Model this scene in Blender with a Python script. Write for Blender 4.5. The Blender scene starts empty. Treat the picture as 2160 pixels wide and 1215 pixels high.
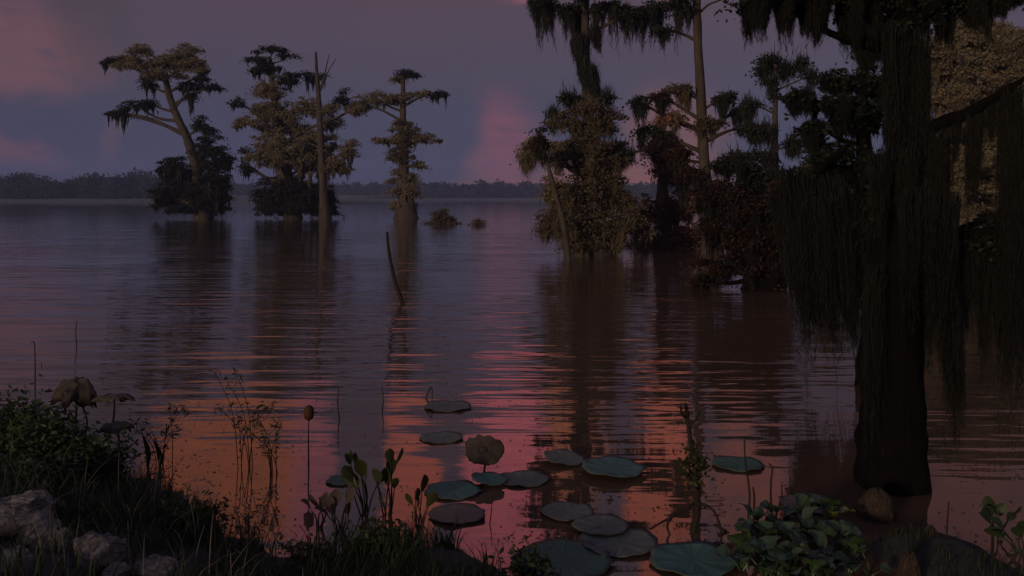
import bpy, math, random
import numpy as np
from mathutils import Vector, Quaternion, noise as mnoise

random.seed(7)
rng = np.random.default_rng(7)
C = bpy.context.scene.collection
SC = bpy.context.scene
PI = math.pi

# ------------------------------------------------------------------ camera
F = 1871.0          # focal length in photograph pixels (2160 wide)
CAMZ = 2.0          # eye height above the lake
HOR = 418.0         # horizon row
cam_d = bpy.data.cameras.new('camera')
cam_d.sensor_width = 36.0
cam_d.lens = 36.0 * F / 2160.0
cam_d.shift_y = -(607.5 - HOR) / 2160.0
cam_d.clip_start = 0.05
cam_d.clip_end = 9000
cam = bpy.data.objects.new('camera', cam_d)
cam.location = (0, 0, CAMZ)
cam.rotation_euler = (PI / 2, 0, 0)
C.objects.link(cam)
SC.camera = cam


def srgb(r, g, b, a=1.0):
    f = lambda c: (c / 255) / 12.92 if c / 255 <= 0.04045 else ((c / 255 + 0.055) / 1.055) ** 2.4
    return (f(r), f(g), f(b), a)


# ------------------------------------------------------------------ sky
SUN_DIR = Vector((-0.55, -0.80, 0.17)).normalized()      # low behind the viewer, to the left
world = bpy.data.worlds.new('World')
SC.world = world
world.use_nodes = True
wt = world.node_tree
for n in list(wt.nodes):
    wt.nodes.remove(n)


class NB:
    def __init__(self, tree):
        self.t = tree

    def n(self, typ, **kw):
        nd = self.t.nodes.new(typ)
        for k, v in kw.items():
            setattr(nd, k, v)
        return nd

    def link(self, a, b):
        self.t.links.new(a, b)

    def val(self, sock, v):
        if hasattr(v, 'links') or isinstance(v, bpy.types.NodeSocket):
            self.t.links.new(v, sock)
        else:
            sock.default_value = v

    def m(self, op, a, b=0.0, c=0.0, clamp=False):
        nd = self.n('ShaderNodeMath', operation=op, use_clamp=clamp)
        self.val(nd.inputs[0], a)
        self.val(nd.inputs[1], b)
        self.val(nd.inputs[2], c)
        return nd.outputs[0]

    def maprange(self, v, f0, f1, t0=0.0, t1=1.0, smooth=True):
        nd = self.n('ShaderNodeMapRange')
        nd.interpolation_type = 'SMOOTHSTEP' if smooth else 'LINEAR'
        self.val(nd.inputs['Value'], v)
        nd.inputs['From Min'].default_value = f0
        nd.inputs['From Max'].default_value = f1
        nd.inputs['To Min'].default_value = t0
        nd.inputs['To Max'].default_value = t1
        return nd.outputs[0]

    def mix(self, fac, a, b, blend='MIX'):
        nd = self.n('ShaderNodeMix', data_type='RGBA', blend_type=blend)
        self.val(nd.inputs[0], fac)
        self.val(nd.inputs[6], a)
        self.val(nd.inputs[7], b)
        return nd.outputs[2]

    def noise(self, vec, scale, detail=3.0, rough=0.5, dim='3D'):
        nd = self.n('ShaderNodeTexNoise', noise_dimensions=dim)
        if vec is not None:
            self.link(vec, nd.inputs['Vector'])
        nd.inputs['Scale'].default_value = scale
        nd.inputs['Detail'].default_value = detail
        nd.inputs['Roughness'].default_value = rough
        return nd

    def mapping(self, vec, scale=(1, 1, 1), loc=(0, 0, 0), rot=(0, 0, 0)):
        nd = self.n('ShaderNodeMapping')
        self.link(vec, nd.inputs['Vector'])
        nd.inputs['Scale'].default_value = scale
        nd.inputs['Location'].default_value = loc
        nd.inputs['Rotation'].default_value = rot
        return nd.outputs[0]

    def ramp(self, fac, stops):
        nd = self.n('ShaderNodeValToRGB')
        el = nd.color_ramp.elements
        while len(el) > 1:
            el.remove(el[-1])
        el[0].position = stops[0][0]
        el[0].color = stops[0][1]
        for p, c in stops[1:]:
            e = el.new(p)
            e.color = c
        self.val(nd.inputs[0], fac)
        return nd.outputs[0]


W = NB(wt)
tc = W.n('ShaderNodeTexCoord')
sep = W.n('ShaderNodeSeparateXYZ')
W.link(tc.outputs['Generated'], sep.inputs[0])
az0 = W.m('MULTIPLY', W.m('ARCTAN2', sep.outputs[0], sep.outputs[1]), 180 / PI)      # degrees from straight ahead
el0 = W.m('MULTIPLY', W.m('ARCSINE', sep.outputs[2]), 180 / PI)
n1 = W.noise(tc.outputs['Generated'], 9.0, 5.0, 0.62)
nsep = W.n('ShaderNodeSeparateColor')
W.link(n1.outputs['Color'], nsep.inputs[0])
n2 = W.noise(W.mapping(tc.outputs['Generated'], (1, 1, 3.0)), 28.0, 4.0, 0.6)
az = W.m('ADD', az0, W.m('MULTIPLY', W.m('SUBTRACT', nsep.outputs[0], 0.5), 5.5))
elv = W.m('ADD', el0, W.m('MULTIPLY', W.m('SUBTRACT', nsep.outputs[1], 0.5), 4.0))

# dusk gradient: earth shadow on the horizon, belt of mauve above it, grey overhead
el_soft = W.m('ADD', el0, W.m('MULTIPLY', W.m('SUBTRACT', nsep.outputs[2], 0.5), 3.0))
sky = W.ramp(W.m('DIVIDE', el_soft, 60.0, clamp=True), [
    (0.000, srgb(44, 49, 80)), (0.040, srgb(48, 51, 82)), (0.090, srgb(59, 56, 82)),
    (0.140, srgb(72, 60, 79)), (0.210, srgb(80, 62, 75)), (0.270, srgb(90, 72, 84)), (0.36, srgb(106, 92, 106)),
    (0.5, srgb(112, 104, 124)), (1.0, srgb(96, 96, 120))])
# (azimuth, elevation, half width, half height, softness, colour, opacity)
CLOUDS = [
    (-28.8, 8.6, 4.0, 2.8, 0.35, srgb(112, 72, 80), 0.75),      # pink bank of cloud at the left
    (-30.0, 2.9, 2.8, 0.8, 0.5, srgb(106, 68, 78), 0.55),
    (-24.2, 3.8, 0.6, 1.4, 0.6, srgb(94, 68, 82), 0.4),
    (6.5, 0.2, 8.0, 2.2, 0.6, srgb(132, 74, 58), 0.8),         # warm glow low over the far shore
    (-0.6, 3.5, 2.0, 2.6, 0.6, srgb(124, 68, 86), 0.72),        # pink wisps over the far shore
    (-2.6, 1.6, 0.8, 1.6, 0.6, srgb(108, 70, 78), 0.5),
    (10.5, 4.0, 3.0, 3.0, 0.6, srgb(128, 74, 64), 0.6),
    (-25.2, 11.5, 2.0, 4.2, 0.5, srgb(66, 56, 64), 0.55),      # grey streak beside the pink bank
    (-0.2, 19.4, 3.3, 6.2, 0.2, srgb(236, 118, 128), 0.95),    # from here on, clouds added out of view above to colour the water
    (-6.9, 19.0, 1.7, 5.4, 0.2, srgb(214, 108, 88), 0.95),
    (-13.2, 17.4, 1.8, 3.6, 0.25, srgb(190, 104, 114), 0.85),
    (-18.4, 17.6, 4.4, 4.2, 0.25, srgb(186, 100, 58), 0.95),
    (9.9, 19.4, 2.3, 6.0, 0.2, srgb(214, 108, 80), 0.95),
    (4.2, 17.4, 2.0, 3.6, 0.25, srgb(192, 104, 66), 0.9),
    (15.0, 18.0, 2.4, 3.8, 0.3, srgb(176, 96, 76), 0.7),
    (26.5, 19.0, 6.0, 5.0, 0.4, srgb(128, 74, 60), 0.8),
]
for (a0, e0, ra, re, soft, col, op) in CLOUDS:
    dx = W.m('DIVIDE', W.m('SUBTRACT', az, a0), ra)
    dz = W.m('DIVIDE', W.m('SUBTRACT', elv, e0), re)
    d = W.m('SQRT', W.m('ADD', W.m('MULTIPLY', dx, dx), W.m('MULTIPLY', dz, dz)))
    mask = W.maprange(d, 1 + soft, 1 - soft, 0.0, op)
    fine = W.maprange(n2.outputs['Fac'], 0.25, 0.6, 0.45, 1.0)
    sky = W.mix(W.m('MULTIPLY', mask, fine), sky, col)
nish = W.n('ShaderNodeTexSky', sky_type='NISHITA')
nish.sun_disc = False
nish.sun_elevation = math.asin(SUN_DIR.z)
nish.sun_rotation = math.atan2(SUN_DIR.x, SUN_DIR.y)
bg1 = W.n('ShaderNodeBackground')
W.link(sky, bg1.inputs[0])
bg1.inputs[1].default_value = 0.97
bg2 = W.n('ShaderNodeBackground')
W.link(nish.outputs[0], bg2.inputs[0])
bg2.inputs[1].default_value = 0.004
add = W.n('ShaderNodeAddShader')
W.link(bg1.outputs[0], add.inputs[0])
W.link(bg2.outputs[0], add.inputs[1])
wo = W.n('ShaderNodeOutputWorld')
W.link(add.outputs[0], wo.inputs[0])

# ------------------------------------------------------------------ sun (last light, from behind)
sd = bpy.data.lights.new('sun', 'SUN')
sd.energy = 2.0
sd.angle = math.radians(6)
sd.color = (1.0, 0.74, 0.50)
so = bpy.data.objects.new('sun', sd)
so.rotation_euler = (-SUN_DIR).to_track_quat('-Z', 'Y').to_euler()
so.location = (-30, -40, 20)
C.objects.link(so)

vs = SC.view_settings
vs.view_transform = 'Standard'
vs.look = 'None'
vs.exposure = 0.0
vs.gamma = 1.0
vs.use_curve_mapping = False
SC.cycles.use_denoising = True
SC.cycles.max_bounces = 6

# ------------------------------------------------------------------ helpers


def P(px, py, Y):
    """the point at distance Y that stands at that place of the view"""
    return Vector(((px - 1080.0) / F * Y, Y, CAMZ + (HOR - py) / F * Y))


def GY(py, z=0.0):
    """distance of a point at height z seen at row py"""
    return (CAMZ - z) * F / (py - HOR)


class MB:
    def __init__(self):
        self.v = []
        self.f = []
        self.n = 0

    def add(self, verts, faces):
        verts = np.asarray(verts, dtype=np.float64).reshape(-1, 3)
        faces = np.asarray(faces, dtype=np.int64)
        if len(faces) == 0:
            return self
        self.v.append(verts)
        self.f.append(faces + self.n)
        self.n += len(verts)
        return self

    def build(self, name, mat, parent=None, origin=(0, 0, 0), smooth=False):
        me = bpy.data.meshes.new(name)
        V = np.concatenate(self.v) - np.asarray(origin, dtype=np.float64)
        loops, starts, s = [], [], 0
        for f in self.f:
            k = f.shape[1]
            loops.append(f.reshape(-1))
            starts.append(s + np.arange(len(f)) * k)
            s += f.size
        loops = np.concatenate(loops).astype(np.int32)
        starts = np.concatenate(starts).astype(np.int32)
        me.vertices.add(len(V))
        me.vertices.foreach_set('co', V.astype(np.float32).reshape(-1))
        me.loops.add(len(loops))
        me.loops.foreach_set('vertex_index', loops)
        me.polygons.add(len(starts))
        me.polygons.foreach_set('loop_start', starts)
        if smooth:
            me.polygons.foreach_set('use_smooth', np.ones(len(starts), dtype=bool))
        me.update(calc_edges=True)
        me.validate()
        me.materials.append(mat)
        o = bpy.data.objects.new(name, me)
        C.objects.link(o)
        if parent is not None:
            o.parent = parent
        else:
            o.location = origin
        return o


def tag(o, label, cat, group=None):
    o['label'] = label
    o['category'] = cat
    if group:
        o['group'] = group
    return o


def thing(name, label, cat, loc, group=None):
    o = bpy.data.objects.new(name, None)
    o.empty_display_size = 0.2
    C.objects.link(o)
    o.location = loc
    return tag(o, label, cat, group)


def spline(pts, n):
    """smooth polyline through points (Catmull-Rom); pts is k x d"""
    pts = np.asarray(pts, dtype=float)
    k = len(pts)
    if k == 2:
        t = np.linspace(0, 1, n)[:, None]
        return pts[0] * (1 - t) + pts[1] * t
    ext = np.vstack([2 * pts[0] - pts[1], pts, 2 * pts[-1] - pts[-2]])
    out = []
    for u in np.linspace(0, k - 1 - 1e-6, n):
        i = int(u)
        t = u - i
        p0, p1, p2, p3 = ext[i], ext[i + 1], ext[i + 2], ext[i + 3]
        out.append(0.5 * ((2 * p1) + (-p0 + p2) * t + (2 * p0 - 5 * p1 + 4 * p2 - p3) * t * t + (-p0 + 3 * p1 - 3 * p2 + p3) * t ** 3))
    return np.array(out)


def tube(mb, pts, rad, n=8, rough=0.0, flute=None, seed=0.0, cap=True):
    pts = np.asarray(pts, dtype=float)
    k = len(pts)
    tan = np.gradient(pts, axis=0)
    tan /= np.linalg.norm(tan, axis=1)[:, None] + 1e-9
    ref = np.array([1.0, 0, 0]) if abs(tan[0][0]) < 0.8 else np.array([0, 1.0, 0])
    V = []
    for i in range(k):
        a = ref - tan[i] * ref.dot(tan[i])
        a /= np.linalg.norm(a) + 1e-9
        b = np.cross(tan[i], a)
        ref = a
        for j in range(n):
            th = 2 * PI * j / n
            r = rad[i]
            if flute:
                amp, cnt, fall = flute
                w = max(0.0, 1 - (pts[i][2] - pts[0][2]) / fall) if fall > 0 else 0
                r *= 1 + amp * w * (0.5 + 0.5 * math.cos(cnt * th + 1.3 + seed)) * (1 + 0.4 * math.sin(2 * th + seed))
            if rough:
                r *= 1 + rough * mnoise.noise(Vector((math.cos(th) * 1.3 + seed, math.sin(th) * 1.3, i * 0.45)))
            V.append(pts[i] + r * (math.cos(th) * a + math.sin(th) * b))
    Fq = []
    for i in range(k - 1):
        for j in range(n):
            j2 = (j + 1) % n
            Fq.append((i * n + j, i * n + j2, (i + 1) * n + j2, (i + 1) * n + j))
    mb.add(V, Fq)
    if cap:
        V2 = [V[(k - 1) * n + j] for j in range(n)] + [pts[-1] + tan[-1] * rad[-1] * 0.4]
        mb.add(V2, [(j, (j + 1) % n, n) for j in range(n)])
    return mb


def unit(v):
    return v / (np.linalg.norm(v, axis=1)[:, None] + 1e-9)


def leaves(mb, cen, L, W, up=0.3, droop=0.0, bend=False):
    """one small lozenge face per centre"""
    n = len(cen)
    if n == 0:
        return
    d = rng.normal(size=(n, 3))
    d[:, 2] = d[:, 2] * 0.55 + up - droop
    d = unit(d)
    s = unit(np.cross(d, rng.normal(size=(n, 3))))
    L = L * rng.uniform(0.55, 1.25, n)[:, None]
    Wd = W * rng.uniform(0.6, 1.2, n)[:, None]
    a = cen - d * L * 0.5
    b = cen + s * Wd * 0.5 - d * L * 0.05
    c = cen + d * L * 0.5
    e = cen - s * Wd * 0.5 - d * L * 0.05
    V = np.stack([a, b, c, e], axis=1).reshape(-1, 3)
    mb.add(V, np.arange(n * 4).reshape(n, 4))


def strands(mb, top, ln, r, drift, segs=5, wob=0.06):
    """thin hanging three-sided tapering threads"""
    n = len(top)
    if n == 0:
        return
    ph = rng.uniform(0, 6.28, (n, 2))
    V = np.zeros((n, segs, 3, 3))
    for i in range(segs):
        t = i / (segs - 1)
        c = top.copy()
        c[:, 2] -= ln * t
        c[:, 0] += drift[:, 0] * t + wob * ln * 0.5 * np.sin(ph[:, 0] + t * 5) * t
        c[:, 1] += drift[:, 1] * t + wob * ln * 0.5 * np.sin(ph[:, 1] + t * 4) * t
        rr = r * (1 - t) ** 0.8 * (1 + 0.2 * np.sin(ph[:, 0] * 3 + t * 9)) + r * 0.06
        for j in range(3):
            th = ph[:, 1] + j * 2 * PI / 3
            V[:, i, j, 0] = c[:, 0] + rr * np.cos(th)
            V[:, i, j, 1] = c[:, 1] + rr * np.sin(th)
            V[:, i, j, 2] = c[:, 2]
    base = (np.arange(n) * segs * 3)[:, None]
    Fq = []
    for i in range(segs - 1):
        for j in range(3):
            j2 = (j + 1) % 3
            Fq.append(np.concatenate([base + i * 3 + j, base + i * 3 + j2, base + (i + 1) * 3 + j2, base + (i + 1) * 3 + j], axis=1))
    mb.add(V.reshape(-1, 3), np.concatenate(Fq))


def tuft(mb, top, length, width, n, r, conv=0.35, drift=(0, 0), depth=None, fibre=0):
    """a beard of moss: strands that run together towards its tip"""
    depth = width if depth is None else depth
    ang = rng.uniform(0, 2 * PI, n)
    rad = np.sqrt(rng.uniform(0, 1, n))
    off = np.stack([np.cos(ang) * rad * width / 2, np.sin(ang) * rad * depth / 2, rng.uniform(-0.06, 0.06, n) * length], axis=1)
    tops = np.asarray(top)[None, :] + off
    ln = length * np.clip(rng.uniform(0.35, 1.0, n) * (1.05 - 0.45 * rad), 0.12, 1)
    dr = -off[:, :2] * (1 - conv) * (ln / length)[:, None] + np.asarray(drift)[None, :] * (ln / length)[:, None]
    dr = dr + rng.normal(size=(n, 2)) * (0.035 * ln)[:, None]
    strands(mb, tops, ln, np.full(n, r) * rng.uniform(0.5, 1.2, n), dr, 8, 0.075)
    if fibre:
        m_ = int(n * fibre)
        i = rng.integers(0, n, m_)
        t = rng.uniform(0, 1, m_) ** 0.8
        c = tops[i].copy()
        c[:, 2] -= ln[i] * t
        c[:, :2] += dr[i] * t[:, None]
        c += rng.normal(size=(m_, 3)) * np.array([1, 1, 2.0]) * r * 3.2 * (1.15 - t)[:, None]
        leaves(mb, c, r * 24, r * 1.1, up=-1.2, droop=1.2)


# ------------------------------------------------------------------ materials
def newmat(name):
    m = bpy.data.materials.new(name)
    m.use_nodes = True
    nb = NB(m.node_tree)
    bs = m.node_tree.nodes['Principled BSDF']
    return m, nb, bs


def leafmat(name, c1, c2, rough=0.65, spec=0.15, trans=0.45):
    m, nb, bs = newmat(name)
    g = nb.n('ShaderNodeNewGeometry')
    tcx = nb.n('ShaderNodeTexCoord')
    nz = nb.noise(tcx.outputs['Object'], 0.9, 3.0)
    f = nb.m('ADD', nb.m('MULTIPLY', g.outputs['Random Per Island'], 0.6), nb.m('SUBTRACT', nb.m('MULTIPLY', nz.outputs['Fac'], 1.0), 0.3), clamp=True)
    col = nb.ramp(f, [(0.0, (*c1, 1)), (1.0, (*c2, 1))])
    nb.link(col, bs.inputs['Base Color'])
    bs.inputs['Roughness'].default_value = rough
    bs.inputs['Specular IOR Level'].default_value = spec
    tr = nb.n('ShaderNodeBsdfTranslucent')
    nb.link(col, tr.inputs['Color'])
    mx = nb.n('ShaderNodeMixShader')
    mx.inputs[0].default_value = trans
    nb.link(bs.outputs[0], mx.inputs[1])
    nb.link(tr.outputs[0], mx.inputs[2])
    nb.link(mx.outputs[0], m.node_tree.nodes['Material Output'].inputs['Surface'])
    return m


def barkmat(name, c1, c2, scale=6.0, stretch=0.18, bump=0.03):
    m, nb, bs = newmat(name)
    tcx = nb.n('ShaderNodeTexCoord')
    mp = nb.mapping(tcx.outputs['Object'], (1, 1, stretch))
    nz = nb.noise(mp, scale, 8.0, 0.7)
    nz2 = nb.noise(tcx.outputs['Object'], scale * 0.3, 3.0)
    f = nb.m('ADD', nb.m('MULTIPLY', nz.outputs['Fac'], 0.8), nb.m('MULTIPLY', nz2.outputs['Fac'], 0.25))
    nb.link(nb.ramp(f, [(0.32, (*c1, 1)), (0.72, (*c2, 1))]), bs.inputs['Base Color'])
    bs.inputs['Roughness'].default_value = 0.9
    bs.inputs['Specular IOR Level'].default_value = 0.03
    bp = nb.n('ShaderNodeBump')
    bp.inputs['Strength'].default_value = 0.9
    bp.inputs['Distance'].default_value = bump
    nb.link(nz.outputs['Fac'], bp.inputs['Height'])
    nb.link(bp.outputs[0], bs.inputs['Normal'])
    return m


M = {}
M['leaf_dark'] = leafmat('dark_green_leaf', (0.012, 0.016, 0.010), (0.040, 0.046, 0.028))
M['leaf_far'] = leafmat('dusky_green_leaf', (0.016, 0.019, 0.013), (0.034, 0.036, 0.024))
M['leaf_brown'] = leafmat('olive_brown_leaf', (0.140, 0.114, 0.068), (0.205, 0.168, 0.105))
M['leaf_umber'] = leafmat('dark_umber_leaf', (0.075, 0.058, 0.040), (0.115, 0.090, 0.062))
M['leaf_glow'] = leafmat('glow_orange_leaf', (0.16, 0.085, 0.055), (0.24, 0.125, 0.08))  # orange glow between the trunks put into a leaf colour
M['leaf_red'] = leafmat('dark_russet_leaf', (0.022, 0.012, 0.009), (0.055, 0.028, 0.02))
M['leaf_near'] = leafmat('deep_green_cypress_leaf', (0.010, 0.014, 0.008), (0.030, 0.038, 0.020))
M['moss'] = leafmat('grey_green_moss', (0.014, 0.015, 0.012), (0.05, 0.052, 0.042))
M['moss_near'] = leafmat('shade_dark_grey_moss', (0.008, 0.008, 0.007), (0.028, 0.028, 0.025))  # moss darkened to stand in for shade on the near trees
M['moss_brown'] = leafmat('brown_moss', (0.10, 0.08, 0.050), (0.15, 0.122, 0.078))
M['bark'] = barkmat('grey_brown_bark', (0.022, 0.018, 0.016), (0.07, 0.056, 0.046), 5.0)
M['bark_near'] = barkmat('shade_dark_cypress_bark', (0.002, 0.0018, 0.0017), (0.0085, 0.0068, 0.006), 20.0, 0.09, 0.05)  # blackish tone carries the shade on the foreground trunks
M['bark_brown'] = barkmat('warm_brown_bark', (0.05, 0.036, 0.022), (0.13, 0.09, 0.06), 5.0)
M['knee'] = barkmat('cypress_knee_bark', (0.010, 0.008, 0.006), (0.07, 0.052, 0.04), 60.0, 0.25, 0.03)
M['twig'] = barkmat('dark_twig', (0.012, 0.010, 0.009), (0.035, 0.028, 0.024), 30.0)
M['shrub'] = leafmat('bank_shrub_leaf', (0.016, 0.026, 0.012), (0.055, 0.085, 0.035), 0.5, 0.3)
M['grass'] = leafmat('bank_grass_blade', (0.014, 0.022, 0.010), (0.05, 0.065, 0.03), 0.6, 0.2)
M['straw'] = leafmat('dry_straw', (0.09, 0.08, 0.06), (0.22, 0.19, 0.15), 0.7)
M['arrow'] = leafmat('olive_water_plant_leaf', (0.022, 0.03, 0.010), (0.065, 0.066, 0.024), 0.45, 0.3)
M['withered'] = leafmat('withered_brown_leaf', (0.06, 0.042, 0.034), (0.12, 0.09, 0.07))
M['flower'] = leafmat('pale_flower', (0.15, 0.14, 0.14), (0.26, 0.24, 0.24))
M['ochre'] = leafmat('ochre_seed_head', (0.06, 0.032, 0.014), (0.10, 0.05, 0.022))


def mat_withered_blade():
    m, nb, bs = newmat('withered_lotus_blade')
    tcx = nb.n('ShaderNodeTexCoord')
    nz = nb.noise(tcx.outputs['Object'], 14.0, 6.0, 0.65)
    nb.link(nb.ramp(nz.outputs['Fac'], [(0.3, (0.012, 0.007, 0.006, 1)), (0.5, (0.030, 0.019, 0.015, 1)), (0.75, (0.050, 0.038, 0.029, 1))]), bs.inputs['Base Color'])
    bs.inputs['Roughness'].default_value = 0.85
    bp = nb.n('ShaderNodeBump')
    bp.inputs['Distance'].default_value = 0.01
    nb.link(nz.outputs['Fac'], bp.inputs['Height'])
    nb.link(bp.outputs[0], bs.inputs['Normal'])
    return m


M['blade'] = mat_withered_blade()


def mat_lily(name, c1, c2):
    m, nb, bs = newmat(name)
    tcx = nb.n('ShaderNodeTexCoord')
    sp = nb.n('ShaderNodeSeparateXYZ')
    nb.link(tcx.outputs['Object'], sp.inputs[0])
    ang = nb.m('ARCTAN2', sp.outputs[0], sp.outputs[1])
    rad = nb.m('SQRT', nb.m('ADD', nb.m('MULTIPLY', sp.outputs[0], sp.outputs[0]), nb.m('MULTIPLY', sp.outputs[1], sp.outputs[1])))
    vein = nb.maprange(nb.m('ABSOLUTE', nb.m('SINE', nb.m('MULTIPLY', ang, 9.0))), 0.0, 0.16, 1.0, 0.0)
    nz = nb.noise(tcx.outputs['Object'], 9.0, 5.0, 0.6)
    nz2 = nb.noise(tcx.outputs['Object'], 60.0, 3.0, 0.6)
    f = nb.m('ADD', nz.outputs['Fac'], nb.m('MULTIPLY', nb.m('SUBTRACT', nz2.outputs['Fac'], 0.5), 0.5))
    col = nb.ramp(f, [(0.3, (*c1, 1)), (0.7, (*c2, 1))])
    col = nb.mix(nb.m('MULTIPLY', vein, 0.28), col, (c2[0] * 1.5, c2[1] * 1.45, c2[2] * 1.3, 1))
    spots = nb.maprange(nz2.outputs['Fac'], 0.70, 0.76, 0.0, 0.7)
    col = nb.mix(spots, col, (0.05, 0.035, 0.02, 1))
    ge = nb.n('ShaderNodeSeparateXYZ')
    nb.link(tcx.outputs['Generated'], ge.inputs[0])
    gx, gy = nb.m('SUBTRACT', ge.outputs[0], 0.5), nb.m('SUBTRACT', ge.outputs[1], 0.5)
    gr = nb.m('SQRT', nb.m('ADD', nb.m('MULTIPLY', gx, gx), nb.m('MULTIPLY', gy, gy)))
    edge = nb.maprange(nb.m('ADD', gr, nb.m('MULTIPLY', nb.m('SUBTRACT', nz.outputs['Fac'], 0.5), 0.22)), 0.42, 0.50, 0.0, 0.75)
    col = nb.mix(edge, col, (0.060, 0.042, 0.026, 1))
    blot = nb.maprange(nb.noise(tcx.outputs['Object'], 5.0, 5.0, 0.7).outputs['Fac'], 0.60, 0.68, 0.0, 0.45)
    col = nb.mix(blot, col, (0.075, 0.060, 0.034, 1))
    nb.link(col, bs.inputs['Base Color'])
    bs.inputs['Roughness'].default_value = 0.6
    bs.inputs['Specular IOR Level'].default_value = 0.2
    bp = nb.n('ShaderNodeBump')
    bp.inputs['Distance'].default_value = 0.004
    nb.link(nb.m('ADD', f, vein), bp.inputs['Height'])
    nb.link(bp.outputs[0], bs.inputs['Normal'])
    return m


M['lily_teal'] = mat_lily('teal_lotus_pad', (0.034, 0.082, 0.078), (0.056, 0.118, 0.108))
M['lily_grey'] = mat_lily('grey_lotus_pad', (0.060, 0.072, 0.068), (0.092, 0.105, 0.096))
M['lily_brown'] = mat_lily('brownish_lotus_pad', (0.085, 0.066, 0.056), (0.13, 0.10, 0.085))
M['lily_deep'] = mat_lily('deep_green_lotus_pad', (0.030, 0.068, 0.056), (0.048, 0.096, 0.078))


def mat_hyacinth(name, c1, c2):
    m, nb, bs = newmat(name)
    tcx = nb.n('ShaderNodeTexCoord')
    oi = nb.n('ShaderNodeObjectInfo')
    nz = nb.noise(tcx.outputs['Object'], 18.0, 4.0, 0.6)
    f = nb.m('ADD', nb.m('MULTIPLY', nz.outputs['Fac'], 0.6), nb.m('MULTIPLY', oi.outputs['Random'], 0.5), clamp=True)
    nb.link(nb.ramp(f, [(0.1, (*c1, 1)), (0.9, (*c2, 1))]), bs.inputs['Base Color'])
    bs.inputs['Roughness'].default_value = 0.38
    bs.inputs['Specular IOR Level'].default_value = 0.4
    return m


M['hyacinth'] = mat_hyacinth('hyacinth_leaf', (0.012, 0.025, 0.010), (0.032, 0.055, 0.025))
M['hyacinth_yellow'] = mat_hyacinth('yellowing_hyacinth_leaf', (0.07, 0.075, 0.02), (0.10, 0.10, 0.03))


def mat_rock():
    m, nb, bs = newmat('pale_limestone')
    tcx = nb.n('ShaderNodeTexCoord')
    nz = nb.noise(tcx.outputs['Object'], 9.0, 8.0, 0.7)
    nz2 = nb.noise(tcx.outputs['Object'], 45.0, 4.0, 0.7)
    f = nb.m('ADD', nb.m('MULTIPLY', nz.outputs['Fac'], 0.6), nb.m('MULTIPLY', nz2.outputs['Fac'], 0.45))
    nb.link(nb.ramp(f, [(0.36, (0.028, 0.024, 0.022, 1)), (0.5, (0.09, 0.078, 0.074, 1)), (0.68, (0.21, 0.185, 0.175, 1))]), bs.inputs['Base Color'])
    bs.inputs['Roughness'].default_value = 0.92
    bp = nb.n('ShaderNodeBump')
    bp.inputs['Distance'].default_value = 0.02
    vo = nb.n('ShaderNodeTexVoronoi', feature='DISTANCE_TO_EDGE')
    nb.link(nb.mapping(tcx.outputs['Object'], (1, 1, 2.2)), vo.inputs['Vector'])
    vo.inputs['Scale'].default_value = 7.0
    crack = nb.maprange(nb.m('ADD', vo.outputs['Distance'], nb.m('MULTIPLY', nb.m('SUBTRACT', nz.outputs['Fac'], 0.5), 0.12)), 0.0, 0.05)
    nb.link(nb.m('ADD', nb.m('MULTIPLY', f, 1.6), nb.m('MULTIPLY', crack, 0.5)), bp.inputs['Height'])
    nb.link(bp.outputs[0], bs.inputs['Normal'])
    return m


M['rock'] = mat_rock()


def mat_ground(name, c1, c2, scale):
    m, nb, bs = newmat(name)
    tcx = nb.n('ShaderNodeTexCoord')
    nz = nb.noise(tcx.outputs['Object'], scale, 8.0, 0.65)
    nb.link(nb.ramp(nz.outputs['Fac'], [(0.3, (*c1, 1)), (0.7, (*c2, 1))]), bs.inputs['Base Color'])
    bs.inputs['Roughness'].default_value = 0.9
    bp = nb.n('ShaderNodeBump')
    bp.inputs['Distance'].default_value = 0.05
    nb.link(nz.outputs['Fac'], bp.inputs['Height'])
    nb.link(bp.outputs[0], bs.inputs['Normal'])
    return m


M['mud'] = mat_ground('dark_bank_mud', (0.005, 0.0045, 0.004), (0.020, 0.017, 0.014), 9.0)
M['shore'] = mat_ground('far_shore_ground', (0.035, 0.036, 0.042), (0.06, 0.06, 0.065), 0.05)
M['wood_far'] = leafmat('far_wood_leaf', (0.022, 0.028, 0.034), (0.034, 0.040, 0.046))


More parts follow.
